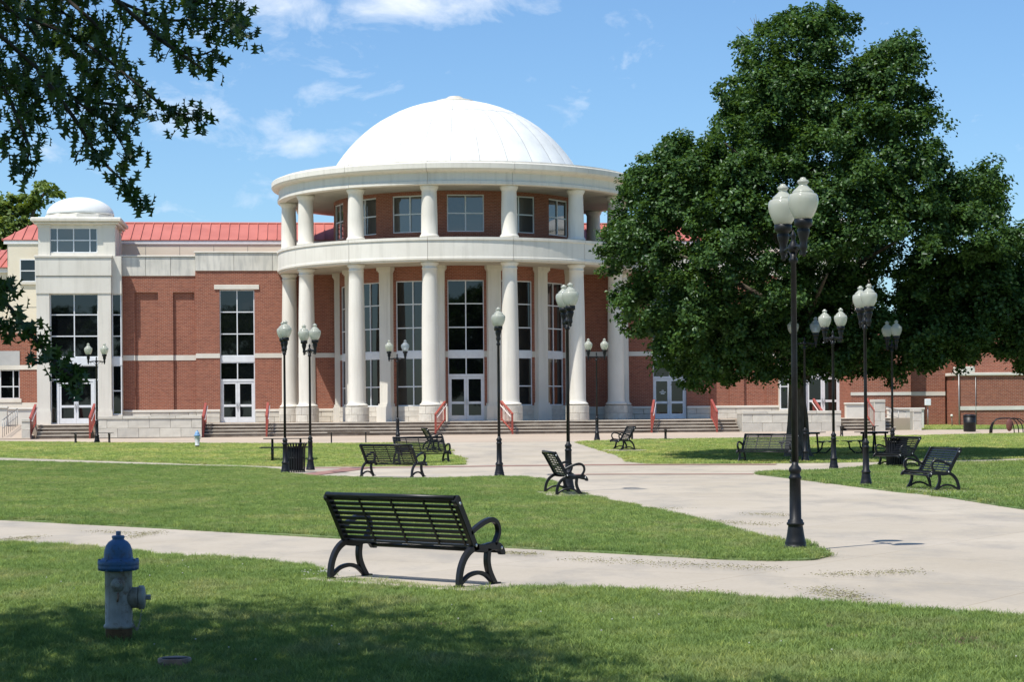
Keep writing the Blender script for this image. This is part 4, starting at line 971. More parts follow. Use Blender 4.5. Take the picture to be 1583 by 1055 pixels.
# ------------------------------------------------------------------ benches
def make_bench():
    t = thing('park_bench', '', 'bench'); Lh = .90
    cr = lambda pts, k=5: smooth_line(pts, k)
    bk = lambda z: -.05 - (z - .36) * .60 - .06 * (z - .36) ** 2      # back line y at height z
    for s_ in (-1, 1):
        x0, x1 = s_ * Lh - .028, s_ * Lh + .028; m_ = MB()
        m_.ribbon(cr([(-.285, 0), (-.278, .09), (-.25, .18), (-.19, .265), (-.10, .325), (.0, .35)]), [.06] * 26, x0, x1)       # rear leg
        m_.ribbon(cr([(.265, 0), (.205, .08), (.165, .16), (.155, .235), (.17, .325)]), [.065] * 21, x0, x1)      # front leg
        m_.ribbon(cr([(-.26, .03), (-.14, .095), (.0, .115), (.12, .09), (.215, .03)]), [.038] * 21, x0 + .006, x1 - .006)      # stretcher arc
        m_.ribbon(cr([(-.06, .345), (.08, .33), (.22, .345), (.33, .335), (.385, .285), (.39, .26)]), [.075] * 20 + [.07, .066, .06, .056, .05, .045], x0, x1)      # seat rail
        up = [(bk(z), z) for z in (.34, .45, .56, .67, .765)] + [(bk(.765) - .035, .80)]
        m_.ribbon(cr(up), [.075] * 20 + [.085, .09, .09, .085, .075, .06], x0, x1)         # back upright
        m_.ribbon(cr([(bk(.50) + .02, .475), (.02, .535), (.14, .575), (.24, .585), (.315, .545), (.335, .47), (.30, .40), (.26, .36)]), [.046] * 36, x0, x1)    # arm loop
        m_.box(x0 - .01, x1 + .01, -.33, -.24, -.005, .015); m_.box(x0 - .01, x1 + .01, .23, .33, -.005, .015)
        fr = m_.build('end_frame', M_BENCH, t)
        for (y, z) in ((bk(.75), .75), (bk(.37) + .01, .365), (.355, .325)):
            MB().lathe([(.016, 0), (.016, .004), (.008, .007), (0, .007)], 10, (s_ * Lh + s_ * .028, y, z), axis='x').build('bolt', M_BOLT, fr) if s_ > 0 else MB().lathe([(.016, 0), (.016, -.004), (.008, -.007), (0, -.007)], 10, (s_ * Lh - .028, y, z), axis='x').build('bolt', M_BOLT, fr)
    MB().tube([(-Lh, bk(.79) - .02, .80), (Lh, bk(.79) - .02, .80)], .024, 10).build('top_rail', M_BENCH, t)
    MB().tube([(-Lh, .36, .295), (Lh, .36, .295)], .02, 10).build('front_rail', M_BENCH, t)
    zs = [.392 + i * .0465 for i in range(9)]
    sl = {}
    for z in zs:
        y = bk(z); dy, dz = -.60, 1.0; n_ = math.hypot(dy, dz); dy, dz = dy / n_ * .0155, dz / n_ * .0155; th = .006
        v = [(x, y + a * dy + b * th * .85, z + a * dz + b * th * .5) for x in (-Lh + .02, Lh - .02) for a, b in ((-1, -1), (1, -1), (1, 1), (-1, 1))]
        MB().add(v, [(0, 1, 2, 3), (7, 6, 5, 4), (0, 4, 5, 1), (1, 5, 6, 2), (2, 6, 7, 3), (3, 7, 4, 0)]).build('back_slat', M_BENCH, t)
    for i in range(8):
        y = -.02 + i * .048; z = .355 - .018 * math.sin(i / 7 * math.pi) + (.004 if i < 6 else -.006 * (i - 5))
        MB().box(-Lh + .02, Lh - .02, y - .0165, y + .0165, z - .006, z + .006).build('seat_slat', M_BENCH, t)
    for x in (-.45, 0, .45, .80):
        m_ = MB(); m_.ribbon([(bk(z) - .013, z) for z in (.36, .45, .56, .67, .78)], .010, x - .014, x + .014, .002); m_.ribbon([(-.04, .34), (.06, .33), (.17, .325), (.34, .32)], .010, x - .014, x + .014, .002)
        m_.build('strap', M_BENCH, t)
    return t
BG = 'black slatted metal benches around the plaza'
bproto = make_bench()
# facing angle (seat direction) in degrees from +X
benches = [(636, 904, 46, 'large black slatted bench seen from behind beside the grass and concrete path', (2.15, .78, 0, -.02)),
    (607, 737.5, 50, 'black slatted bench seen from behind at the lawn edge, overlapping another bench', None),
    (652, 717, -66, 'black slatted bench facing the plaza behind the bench on the lawn edge', None),
    (668, 698, 6, 'end-on black bench near the wide steps, partly behind the lawn bench', None),
    (871, 765.5, 8, 'end-on black bench right before a lamp post at the tip of the middle lawn', (2.0, .8, 0, 0)),
    (964, 697, 189, 'small end-on black bench on pale pad past the shaded brick lamp', (2.3, 1.3, 0, 0)),
    (1187, 715, 246, 'black bench in the maple shade with its end behind the trunk', None),
    (1388, 723, 204, 'dark bench crowded against the trash can at the shade edge', None),
    (1441, 759.5, 199, 'black bench facing the plaza on sunlit lawn, its seat slats shining blue', (2.0, .8, 0, 0))]
for i, (px, py, fa, lab, pd) in enumerate(benches):
    o = bproto if i == 0 else copy_tree(bproto)
    p = G(px, py); fr_ = R(fa - 90) - math.atan((px - PPX) / FPX); put(o, p + Vector((0, 0, .03 if pd else .01)), fr_, lab, 1.0, BG); o.scale = (.92, .86, 1.0)
    if pd: pad(p, fr_, pd[0], pd[1], (pd[2], pd[3]))
def make_flat_bench():
    t = thing('backless_bench', '', 'bench'); Lh = .86
    for s_ in (-1, 1):
        x = s_ * (Lh - .16); m_ = MB()
        for q in (-1, 1): m_.ribbon(smooth_line([(q * .20, 0), (q * .155, .1), (q * .14, .22), (q * .17, .36), (q * .19, .40)], 4), .05, x - .025, x + .025)
        m_.ribbon(smooth_line([(-.17, .06), (0, .13), (.17, .06)], 4), .035, x - .02, x + .02); m_.ribbon([(-.24, .40), (.24, .40)], .05, x - .025, x + .025)
        m_.build('leg', M_BENCH, t)
    for i in range(7):
        y = -.21 + i * .07; MB().bbox(-Lh, Lh, y - .028, y + .028, .425, .445, .004).build('seat_slat', M_BENCH, t)
    return t
fb = make_flat_bench()
for i, (px, py, rz, lab) in enumerate([(143, 686, 4, 'backless black bench in front of the lamp post near the small tower'), (539, 685.5, 4, 'backless black bench on the walk beside the spread-arm lamp with clear globe'),
        (1003, 680.5, 4, 'backless black bench on the shaded walk behind the end-on bench'), (1326, 675, 4, 'backless black bench on the walk before the far steps')]):
    put(fb if i == 0 else copy_tree(fb), G(px, py), R(rz), lab, 1.0, 'backless black benches along the walk')
o = copy_tree(fb); p = BC + BX * lx(245, -9.0, 640) + BY * -3.0; put(o, (p.x, p.y, FLOOR), BROT, 'backless dark bench up on the terrace behind the low stone wall', .9, 'backless black benches along the walk')

# ------------------------------------------------------------------ picnic tables, bins, rack, hydrants
def make_table():
    t = thing('picnic_table', '', 'table')
    for i in range(7):
        y = -.36 + i * .12; MB().bbox(-.78, .78, y - .055, y + .055, .73, .755, .006).build('top_slat', M_BENCH, t)
    for s_ in (-1, 1):
        for i in range(2): 
            y = s_ * (.66 + i * .12); MB().bbox(-.90, .90, y - .055, y + .055, .43, .455, .006).build('seat_slat', M_BENCH, t)
        x = s_ * .48; m_ = MB()
        m_.box(x - .03, x + .03, -.30, .30, .68, .73); m_.tube([(x, -.2, .70), (x, -.25, .06), (x, -.5, .03)], .035, 8); m_.tube([(x, .2, .70), (x, .25, .06), (x, .5, .03)], .035, 8)
        m_.tube([(x, -.74, .41), (x, -.70, .20), (x, -.5, .03), (x, .5, .03), (x, .70, .20), (x, .74, .41)], .028, 8); m_.box(x - .03, x + .03, -.80, -.62, .395, .43); m_.box(x - .03, x + .03, .62, .80, .395, .43)
        m_.build('leg_frame', M_BENCH, t)
    return t
tb = make_table()
for i, (px, py, rz, lab) in enumerate([(443, 712, 5, 'dark metal picnic table behind the slatted trash can and lamp posts'), (1247, 703, 62, 'dark metal picnic table just behind the maple trunk'), (1352, 702, 58, 'dark metal picnic table in the shade between lamp posts')]):
    put(tb if i == 0 else copy_tree(tb), G(px, py), R(rz), lab, .95, 'dark metal picnic tables')
def make_bin():
    t = thing('trash_can', '', 'trash can')
    MB().lathe([(.0, .03), (.235, .03), (.25, .72), (.22, .73), (.21, .70)], 24).build('liner', M_BLACK, t)
    for z, r_ in ((.05, .275), (.40, .285), (.70, .295)): MB().lathe([(r_ - .012, z - .02), (r_, z - .02), (r_, z + .02), (r_ - .012, z + .02), (r_ - .012, z - .02)], 28).build('hoop', M_BLACK, t)
    me = MB().ribbon([(-.285, .0), (-.292, .35), (-.298, .65), (-.315, .74), (-.35, .80), (-.375, .83)], .008, -.021, .021, .002).mesh('slat', M_BLACK)
    for k in range(26): link('slat', me, t, rotz=k * 2 * math.pi / 26)
    MB().lathe([(.30, .80), (.335, .815), (.30, .83), (.26, .82), (.30, .80)], 28).build('rim', M_BLACK, t)
    return t
bn = make_bin()
put(bn, G(456, 730), 0, 'black slatted trash can with flared rim behind a lamp post', .98, 'black slatted trash cans')
put(copy_tree(bn), G(1386, 721.5), .1, 'black slatted trash can tucked beside the crowded dark bench', .95, 'black slatted trash cans')
t = thing('barrel_bin', 'plain black barrel bin with lid standing before the brick annex', 'trash can', G(1499, 667.5), 0)
MB().lathe([(0, 0), (.27, 0), (.285, .03), (.285, .40), (.292, .41), (.285, .42), (.29, .70), (.27, .70)], 26).build('barrel', M_BLACK, t)
MB().lathe([(.30, .69), (.30, .74), (.28, .77), (.16, .80), (.14, .78), (0, .78)], 26).build('lid', M_BLACK, t)
# bike rack
t = thing('bike_rack', 'bike rack of bent dark tubes with a red oval plate at its middle', 'bike rack', G(1555, 670), R(3))
for s_ in (-1, 1):
    for i in range(4):
        y = -.42 + i * .28; dx = .13 * i
        MB().tube([(s_ * (.86 - dx * .9), y, 0), (s_ * (.84 - dx * .9), y, .25), (s_ * (.74 - dx * .8), y, .46), (s_ * (.52 - dx * .5), y, .62), (s_ * (.25 - dx * .2), y, .66), (0, y, .66)], .024, 8).build('hoop', M_BLACK, t)
MB().tube([(0, -.5, .66), (0, .5, .66)], .03, 8).build('spine', M_BLACK, t)
MB().lathe([(0, 0), (.19, .0), (.2, .015), (.19, .03), (0, .03)], 28, (0, 0, 0), axis='y').build('oval_plate', M_RUSTRED, t).scale = (.75, 1, 1.4)
[c for c in t.children if c.name.startswith('oval')][0].location = (0, -.52, .36)
# meter box and pipe by the annex
p = BC + BX * lx(1432.5, -3.0, 630) + BY * -3.2
t = thing('meter_box', 'white utility box on a thin pole before the annex wall', 'utility box', (p.x, p.y, gz(lx(1432.5, -3, 630), -3.2)), BROT)
MB().tube([(0, 0, -.1), (0, 0, 1.1)], .028, 8).build('pole', M_GREYRAIL, t); MB().bbox(-.15, .15, -.1, .1, 1.08, 1.42, .02).build('box', M_WHITE, t)
p = BC + BX * lx(1472, -3.4, 640) + BY * -3.4
t = thing('standpipe', 'small dark standpipe with pale head before the annex brick', 'pipe', (p.x, p.y, gz(lx(1472, -3.4, 640), -3.4)), BROT)
MB().tube([(0, 0, -.1), (-.03, 0, .5)], .03, 8).build('pipe', M_RISER, t); MB().lathe([(0, .48), (.06, .48), (.07, .54), (.05, .60), (0, .61)], 12, (-.03, 0, 0)).build('head', M_STONE, t)

def hydrant_paint(name, a, b_, rust):
    m, t, b, o = mat(name)
    c = ramp(t, noise(t, 7, 6), [(.3, a), (.7, b_)])
    c = mixc(t, ramp(t, noise(t, 16, 7, .7), [(.53, (0, 0, 0)), (.66, (.8, .8, .8))]), c, rust)
    c = mixc(t, ramp(t, noise(t, 4, 6, .65, mscale=(3, 3, .5)), [(.5, (0, 0, 0)), (.72, (.6, .6, .6))]), c, rust)
    t.links.new(c, b.inputs['Base Color']); b.inputs['Roughness'].default_value = .5; b.inputs['Specular IOR Level'].default_value = .5
    bump(t, b, noise(t, 30, 5), .3, .004); return m
M_HB = hydrant_paint('blue_hydrant_paint', (.022, .085, .20), (.040, .125, .265), (.03, .035, .05))
M_HS = hydrant_paint('silver_hydrant_paint', (.20, .205, .19), (.35, .35, .315), (.13, .08, .045))
M_HR = hydrant_paint('rusted_iron', (.15, .085, .05), (.24, .15, .09), (.07, .04, .025))
def make_hydrant():
    t = thing('fire_hydrant', '', 'fire hydrant')
    MB().lathe([(0, -.03), (.094, -.03), (.094, .085), (.10, .09)], 28).build('base', M_HR, t)
    MB().lathe([(.092, .085), (.105, .09), (.108, .10), (.105, .112), (.096, .12), (.096, .50), (.10, .505)], 36).build('barrel', M_HS, t)
    bon = MB().lathe([(.10, .495), (.128, .498), (.142, .51), (.146, .525), (.142, .532), (.146, .54), (.146, .565), (.138, .575), (.112, .58), (.102, .59), (.101, .615), (.097, .645), (.086, .678), (.068, .702), (.046, .716), (.040, .720), (.044, .728), (.046, .74), (.040, .746), (.018, .748)], 40).build('bonnet', M_HB, t)
    MB().lathe([(.019, .74), (.019, .775), (.017, .778)], 5, smooth=False).build('operating_nut', M_HB, bon)
    n8 = MB()
    for k in range(8):
        a = k * math.pi / 4 + .2; n8.lathe([(.010, .500), (.010, .578), (.009, .583), (0, .583)], 6, (.134 * math.cos(a), .134 * math.sin(a), 0), smooth=False)
    n8.build('flange_bolt', M_HB, bon)
    def nozzle(ax, r_, sgn, z, out):
        pr = [(r_ * .95, .05 * sgn), (r_ * .95, (out - .055) * sgn), (r_ * 1.05, (out - .05) * sgn)]
        cap = [(r_ * .9, (out - .048) * sgn), (r_ * 1.08, (out - .044) * sgn), (r_ * 1.08, (out - .01) * sgn), (r_ * .9, out * sgn), (r_ * .35, (out + .006) * sgn), (0, (out + .006) * sgn)]
        n_ = MB().lathe(pr, 28, (0, 0, z), axis=ax).build('nozzle', M_HS, t); c_ = MB().lathe(cap, 28, (0, 0, z), axis=ax).build('cap', M_HS, n_)
        MB().lathe([(.02, out * sgn), (.02, (out + .04) * sgn), (0, (out + .041) * sgn)], 5, (0, 0, z), axis=ax, smooth=False).build('cap_nut', M_HS, n_)
    nozzle('x', .079, 1, .302, .185); nozzle('y', .046, 1, .405, .112); nozzle('y', .046, -1, .405, .112)
    ch = MB()   # chain
    P0, P1 = Vector((.165, -.06, .235)), Vector((.09, -.055, .20)); n_ = 22
    for i in range(n_):
        u = i / (n_ - 1); q = P0.lerp(P1, u); q.z -= .135 * (1 - (2 * u - 1) ** 2)
        a = R(90) * (i % 2); ring = []
        for k in range(9):
            b_ = 2 * math.pi * k / 8; ring.append((q.x + .007 * math.cos(b_) * math.cos(a), q.y + .007 * math.cos(b_) * math.sin(a), q.z + .0095 * math.sin(b_)))
        ch.tube(ring, .0022, 5)
    ch.build('chain', M_HS, t)
    MB().tube([(.0, -.10, .345), (.004, -.108, .33), (.0, -.11, .30), (-.004, -.104, .285)], .008, 6).build('chain_lug', M_HR, t)
    return t
hy = make_hydrant()
p = G(184, 993.5) + Vector((0, 0, .012)); put(hy, p, R(8), 'weathered silver fire hydrant with blue bonnet in the shaded grass', .985, 'fire hydrants')
h2 = copy_tree(hy); put(h2, G(305, 692.5), R(92), 'distant pale hydrant with light blue cap before the low stone wall', .87, 'fire hydrants')
M_HB2 = hydrant_paint('faded_blue_paint', (.16, .32, .55), (.22, .38, .60), (.2, .25, .3)); M_HS2 = hydrant_paint('pale_silver_paint', (.48, .50, .49), (.56, .58, .57), (.35, .3, .22))
def repaint(o):
    if o.type == 'MESH' and o.data.materials and o.data.materials[0] in (M_HB, M_HS):
        new = M_HB2 if o.data.materials[0] == M_HB else M_HS2; o.data = o.data.copy(); o.data.materials[0] = new
    for c in o.children: repaint(c)
repaint(h2)
p = G(270, 1033) + Vector((0, 0, .012))
t = thing('valve_cover', 'small dark round iron valve cover sunk in the shaded grass', 'cover', p, 0)
MB().lathe([(0, -.05), (.100, -.05), (.105, .0), (.105, .045), (.098, .05), (.088, .05), (.086, .046), (0, .046)], 28).build('ring', M_HR, t)
MB().lathe([(0, .047), (.08, .047), (.08, .053), (0, .054)], 24).build('lid', M_BLACK, t)

# ------------------------------------------------------------------ trees
def leaf_cloud(name, pos, nrm, size, m, parent, asp=.55, **props):
    """one folded leaf blade (2 triangles) per point"""
    N = len(pos); nrm = nrm / (np.linalg.norm(nrm, axis=1, keepdims=True) + 1e-9)
    r = rng.normal(size=(N, 3)); u = np.cross(nrm, r); u /= np.linalg.norm(u, axis=1, keepdims=True) + 1e-9; v = np.cross(nrm, u)
    s = (size * rng.uniform(.7, 1.3, N))[:, None]
    V = np.empty((N, 4, 3), np.float32)
    V[:, 0] = pos - u * s * .5; V[:, 1] = pos + v * s * asp * .5 + nrm * s * .10; V[:, 2] = pos + u * s * .5 - nrm * s * .12; V[:, 3] = pos - v * s * asp * .5 + nrm * s * .10
    me = bpy.data.meshes.new(name); me.vertices.add(N * 4); me.vertices.foreach_set('co', V.ravel())
    idx = np.arange(N * 4, dtype=np.int32).reshape(N, 4); tri = np.concatenate([idx[:, [0, 1, 2]], idx[:, [0, 2, 3]]], 1).ravel()
    me.loops.add(N * 6); me.loops.foreach_set('vertex_index', tri); me.polygons.add(N * 2)
    me.polygons.foreach_set('loop_start', np.arange(0, N * 6, 3, dtype=np.int32)); me.polygons.foreach_set('loop_total', np.full(N * 2, 3, np.int32))
    at = me.attributes.new('lv', 'FLOAT', 'POINT'); at.data.foreach_set('value', np.repeat(rng.random(N).astype(np.float32), 4))
    me.materials.append(m); me.update(calc_edges=True); me.validate()
    return link(name, me, parent, **props)
def lobe_leaves(lobes, per, clump=.16, inner=.25, ncl=34, fz=.55, lz_=.82):
    """leaf positions and normals for lobes [(center, radius)]; leaves gather in sprays on each lobe's skin"""
    ps, ns = [], []
    for c, r in lobes:
        n = int(per * r * r); k = max(6, int(ncl * r * r))
        d = rng.normal(size=(k, 3)); d /= np.linalg.norm(d, axis=1, keepdims=True); d[:, 2] = np.where(d[:, 2] < -.55, -d[:, 2] * .6, d[:, 2])
        rad = r * np.where(rng.random(k) < inner, rng.uniform(.3, .8, k), rng.uniform(.8, 1.12, k))
        cen = d * rad[:, None] * np.array([1, 1, lz_])
        w_ = rng.integers(0, k, n); off = rng.normal(size=(n, 3)) * clump * np.array([1, 1, fz]) * (r ** .5)
        p = np.asarray(c) + cen[w_] + off
        nr = d[w_] * .7 + np.array([0, 0, .75]) + rng.normal(size=(n, 3)) * .55
        ps.append(p); ns.append(nr)
    return np.concatenate(ps), np.concatenate(ns)
def limb(path, r0, r1, n=10):
    pts = smooth_line3(path); k = len(pts); return pts, [r0 + (r1 - r0) * (i / (k - 1)) ** .8 for i in range(k)]
def smooth_line3(pts, k=5):
    out = []
    for i in range(len(pts) - 1):
        p0 = Vector(pts[max(i - 1, 0)]); p1 = Vector(pts[i]); p2 = Vector(pts[i + 1]); p3 = Vector(pts[min(i + 2, len(pts) - 1)])
        for q in range(k):
            t = q / k; out.append(.5 * ((2 * p1) + (p2 - p0) * t + (2 * p0 - 5 * p1 + 4 * p2 - p3) * t * t + (3 * p1 - p0 - 3 * p2 + p3) * t ** 3))
    out.append(Vector(pts[-1])); return out

# maple at the plaza
base = G(1234, 707); TY = base.y
maple = thing('maple_tree', 'broad dark green maple tree shading lawn, benches and the annex', 'tree', base)
K = TY / FPX
OUT = [(1264, 13), (1300, 24), (1326, 50), (1318, 76), (1300, 98), (1290, 124), (1312, 112), (1335, 92), (1367, 80), (1405, 90), (1423, 139), (1430, 182), (1460, 212), (1462, 270), (1458, 298), (1482, 280), (1508, 262), (1551, 297), (1560, 338), (1548, 362), (1575, 368), (1583, 410), (1568, 432), (1540, 447), (1590, 450), (1640, 470), (1650, 530), (1620, 580), (1579, 588), (1537, 574), (1464, 582), (1385, 592), (1312, 604), (1250, 606), (1180, 602), (1112, 608), (1064, 613), (1021, 576), (991, 540), (955, 503), (936, 461), (929, 418), (938, 364), (945, 327), (967, 273), (991, 243), (1015, 223), (1045, 219), (1080, 225), (1108, 203), (1112, 145), (1142, 115), (1133, 91), (1139, 67), (1170, 60), (1191, 40), (1225, 20)]
ON = np.array(OUT, float)
def inside(px, py):
    c = False; n = len(OUT)
    for i in range(n):
        (x1, y1), (x2, y2) = OUT[i], OUT[(i + 1) % n]
        if (y1 > py) != (y2 > py) and px < (x2 - x1) * (py - y1) / (y2 - y1) + x1: c = not c
    return c
def edge_d(px, py):
    A = ON; B = np.roll(ON, -1, 0); d = B - A; p = np.array([px, py]); t = np.clip(((p - A) * d).sum(1) / (d * d).sum(1), 0, 1)
    return float(np.sqrt((((A + d * t[:, None]) - p) ** 2).sum(1)).min())
lobes = []; tries = 0
def mpoint(px, py, dy):
    return ((px - PPX) * K, TY + dy, CAMZ + (PPY - py) * K + .0079 * (px - PPX) * K)
def add_lobe(px, py, dy, r_, sep):
    if py > 425 and px > 1195: dy = max(dy, -2.1)
    c = Vector(mpoint(px, py, dy))
    if any((c - Vector(q[0])).length < sep * max(r_, q[1]) for q in lobes): return False
    lobes.append((tuple(c), r_)); return True
def inflate(px, py, dm, sgn, k):
    T = math.sqrt(max(0.0, min(dm, 4.6) * (9.2 - min(dm, 4.6)))) * 1.15
    return sgn * T * k
# rim lobes follow the outline, then shell, then filling
for i in range(len(OUT)):
    (x1, y1), (x2, y2) = OUT[i], OUT[(i + 1) % len(OUT)]; n = max(1, int(math.hypot(x2 - x1, y2 - y1) / 17))
    for q in range(n):
        if random.random() < .12: continue
        t = (q + random.random()) / n; r_ = random.uniform(.26, .52); nx_, ny_ = -(y2 - y1), (x2 - x1); l_ = math.hypot(nx_, ny_)
        ins = r_ / K * random.uniform(.7, 1.15)
        add_lobe(x1 + (x2 - x1) * t + nx_ / l_ * ins, y1 + (y2 - y1) * t + ny_ / l_ * ins, random.gauss(0, .5), r_, .45)
while len(lobes) < 560 and tries < 60000:
    tries += 1
    px, py = random.uniform(925, 1650), random.uniform(12, 612)
    if not inside(px, py): continue
    r_ = random.choice((random.uniform(.38, .6), random.uniform(.5, .95))); d_ = edge_d(px, py) * K
    if d_ < r_ * .8: continue
    shell = len(lobes) < 470
    add_lobe(px, py, inflate(px, py, d_, random.choice((-1, -1, 1)) if shell else random.choice((-1, 1)), random.uniform(.75, 1.0) if shell else random.uniform(0, .6)), r_, .62 if shell else .5)
for _ in range(40):
    add_lobe(random.uniform(1545, 1640), random.uniform(440, 575), random.uniform(-2, 2.5), random.uniform(.5, .8), .4)
for _ in range(45):
    add_lobe(random.uniform(1430, 1570), random.uniform(395, 530), random.uniform(-2, 2.5), random.uniform(.45, .75), .4)
for _ in range(60):
    add_lobe(random.uniform(1080, 1480), random.uniform(500, 592), random.uniform(-2.1, 1.5), random.uniform(.4, .65), .45)
ps, ns = lobe_leaves(lobes, 1750, clump=.15, fz=.85, lz_=.95)
print('maple leaves', len(ps))
leaf_cloud('crown', ps, ns, .125, M_LEAF, maple, asp=.7).matrix_parent_inverse = Matrix.Translation(base).inverted()
tw = MB()
for i in range(9):
    p0 = Vector(mpoint(1165 + i * 2, 75, 0)); p1 = p0 + Vector((random.uniform(-.5, .15), random.uniform(-.3, .3), random.uniform(.5, .95)))
    tw.tube([p0, p0.lerp(p1, .5) + Vector((.05, 0, 0)), p1], [.012, .008, .004], 4)
tw.build('dead_twigs', M_BARK, maple, kind='stuff').matrix_parent_inverse = Matrix.Translation(base).inverted()
tr = MB(); X, Y, Z = base
pts, rs = limb([(X, Y, Z - .1), (X - .02, Y, Z + .3), (X, Y, Z + 1.2), (X - .03, Y, Z + 2.2), (X + .05, Y, Z + 4.5), (X, Y, Z + 8)], .50, .12)
rs[0] = .62; rs[1] = .56; rs[2] = .50
tr.tube(pts, [r_ * (1 + .0) for r_ in rs], 18)
trk = tr.build('trunk', M_BARK, maple); trk.matrix_parent_inverse = Matrix.Translation(base).inverted()
for i in range(13):
    th = i * 2.4; z0 = 2.4 + i * .42; rr_ = 4.2 - i * .12
    p, rs = limb([(X, Y, Z + z0), (X + rr_ * .35 * math.cos(th), Y + rr_ * .35 * math.sin(th), Z + z0 + 1.0), (X + rr_ * math.cos(th), Y + rr_ * math.sin(th), Z + z0 + 2.2)], .20 - i * .006, .03)
    lo = MB().tube(p, rs, 8).build('limb', M_BARK, maple); lo.matrix_parent_inverse = Matrix.Translation(base).inverted()

# tree behind the small tower
fb_ = Vector(((20 - PPX) / FPX * 150, 150, 0))
ft = thing('shade_tree', 'light green tree rising behind the small domed tower', 'tree', fb_)
KF = 150 / FPX; lob = []
for px, py, r_ in [(18, 318, 30), (0, 335, 36), (-35, 320, 50), (40, 345, 30), (62, 300, 17), (78, 288, 16), (68, 278, 12), (88, 292, 10), (50, 312, 18), (25, 300, 14), (5, 312, 22), (-60, 350, 60), (-10, 380, 60), (40, 400, 50), (-70, 300, 40), (-120, 340, 50)]:
    lob.append((((px - PPX) * KF, 150 + random.uniform(-1.5, 1.5), CAMZ + (PPY - py) * KF + .0079 * (px - PPX) * KF), r_ * KF))
ps, ns = lobe_leaves(lob, 420, clump=.22, ncl=14)
leaf_cloud('crown', ps, ns, .34, M_LEAF_FAR, ft, asp=.7).matrix_parent_inverse = Matrix.Translation(fb_).inverted()
tr = MB()
q = lambda px, py: ((px - PPX) * KF, 150, CAMZ + (PPY - py) * KF + .0079 * (px - PPX) * KF)
tr.tube(smooth_line3([(fb_.x, 150, 0), q(15, 480), q(20, 390), q(30, 330)]), .3, 10); tr.tube(smooth_line3([q(20, 390), q(45, 340), q(62, 300), q(78, 282)]), .12, 8); tr.tube(smooth_line3([q(18, 380), q(-20, 340), q(-40, 310)]), .15, 8)
tr.build('trunk', M_BARK, ft).matrix_parent_inverse = Matrix.Translation(fb_).inverted()

# park trees across the lawn behind the viewpoint: they show as reflections in the windows
def park_tree(loc, h, rz, first=[None]):
    if first[0] is None:
        t = thing('park_tree', 'tall leafy park tree across the lawn, mirrored in the hall windows', 'tree', (0, 0, 0), 0, 'park trees mirrored in the windows')
        lb = []
        for i in range(34):
            z = random.uniform(4, 15); rr_ = 5.2 * math.sin(math.pi * (z - 2) / 15) ** .7; a = random.uniform(0, 6.28)
            lb.append(((rr_ * .75 * math.cos(a), rr_ * .75 * math.sin(a), z), random.uniform(1.2, 2.1)))
        ps, ns = lobe_leaves(lb, 300, clump=.3, ncl=12); leaf_cloud('crown', ps, ns, .45, M_LEAF, t, asp=.7)
        MB().tube([(0, 0, -.2), (.05, 0, 3), (0, .1, 7), (0, 0, 12)], [.42, .34, .24, .06], 10).build('trunk', M_BARK, t); first[0] = t; o = t
    else: o = copy_tree(first[0])
    o.location = loc; o.rotation_euler = (0, 0, rz); o.scale = (h,) * 3
for i in range(15): park_tree((-62 + i * 7.4 + random.uniform(-1.5, 1.5), random.uniform(-48, -30), 0), random.uniform(.68, 1.0), i * 1.3)

# pin oak overhead: branches hang into view, crown shades the near grass
OX, OY = -6.6, 6.2
oak = thing('pin_oak', 'dark pin oak whose low branches hang down against the sky', 'tree', (OX, OY, 0))
OI = Matrix.Translation(Vector((OX, OY, 0))).inverted()
tr = MB(); tr.tube(smooth_line3([(OX, OY, -.2), (OX, OY, .4), (OX + .05, OY, 3), (OX, OY, 7), (OX, OY, 13)]), [.55] * 3 + [.42] * 6 + [.33] * 5 + [.22] * 4 + [.1] * 3, 14); tr.build('trunk', M_BARK, oak).matrix_parent_inverse = OI
lb = []
for i in range(70):
    a = random.uniform(0, 6.28); rr_ = math.sqrt(random.uniform(.02, 1)); z = random.uniform(5.2, 11)
    x, y = OX + .3 + 5.0 * rr_ * math.cos(a), OY + .7 + 6.3 * rr_ * math.sin(a)
    top = CAMZ + .215 * max(y, 0) + 1.5
    if -4.5 < x < 4.5 and y > 0: z = max(z, top)
    lb.append(((x, y, z), random.uniform(.9, 1.5)))
ps, ns = lobe_leaves(lb, 310, clump=.28, ncl=14)
leaf_cloud('foliage', ps, ns, .17, M_LEAF_OAK, oak, asp=.7, kind='stuff').matrix_parent_inverse = OI
for i in range(9):
    a = i * .7; p, rs = limb([(OX, OY, 4.2 + i * .6), (OX + 2 * math.cos(a), OY + 2 * math.sin(a), 5.2 + i * .7), (OX + 5 * math.cos(a), OY + 5 * math.sin(a), 6.5 + i * .6)], .16, .03)
    MB().tube(p, rs, 8).build('limb', M_BARK, oak).matrix_parent_inverse = OI
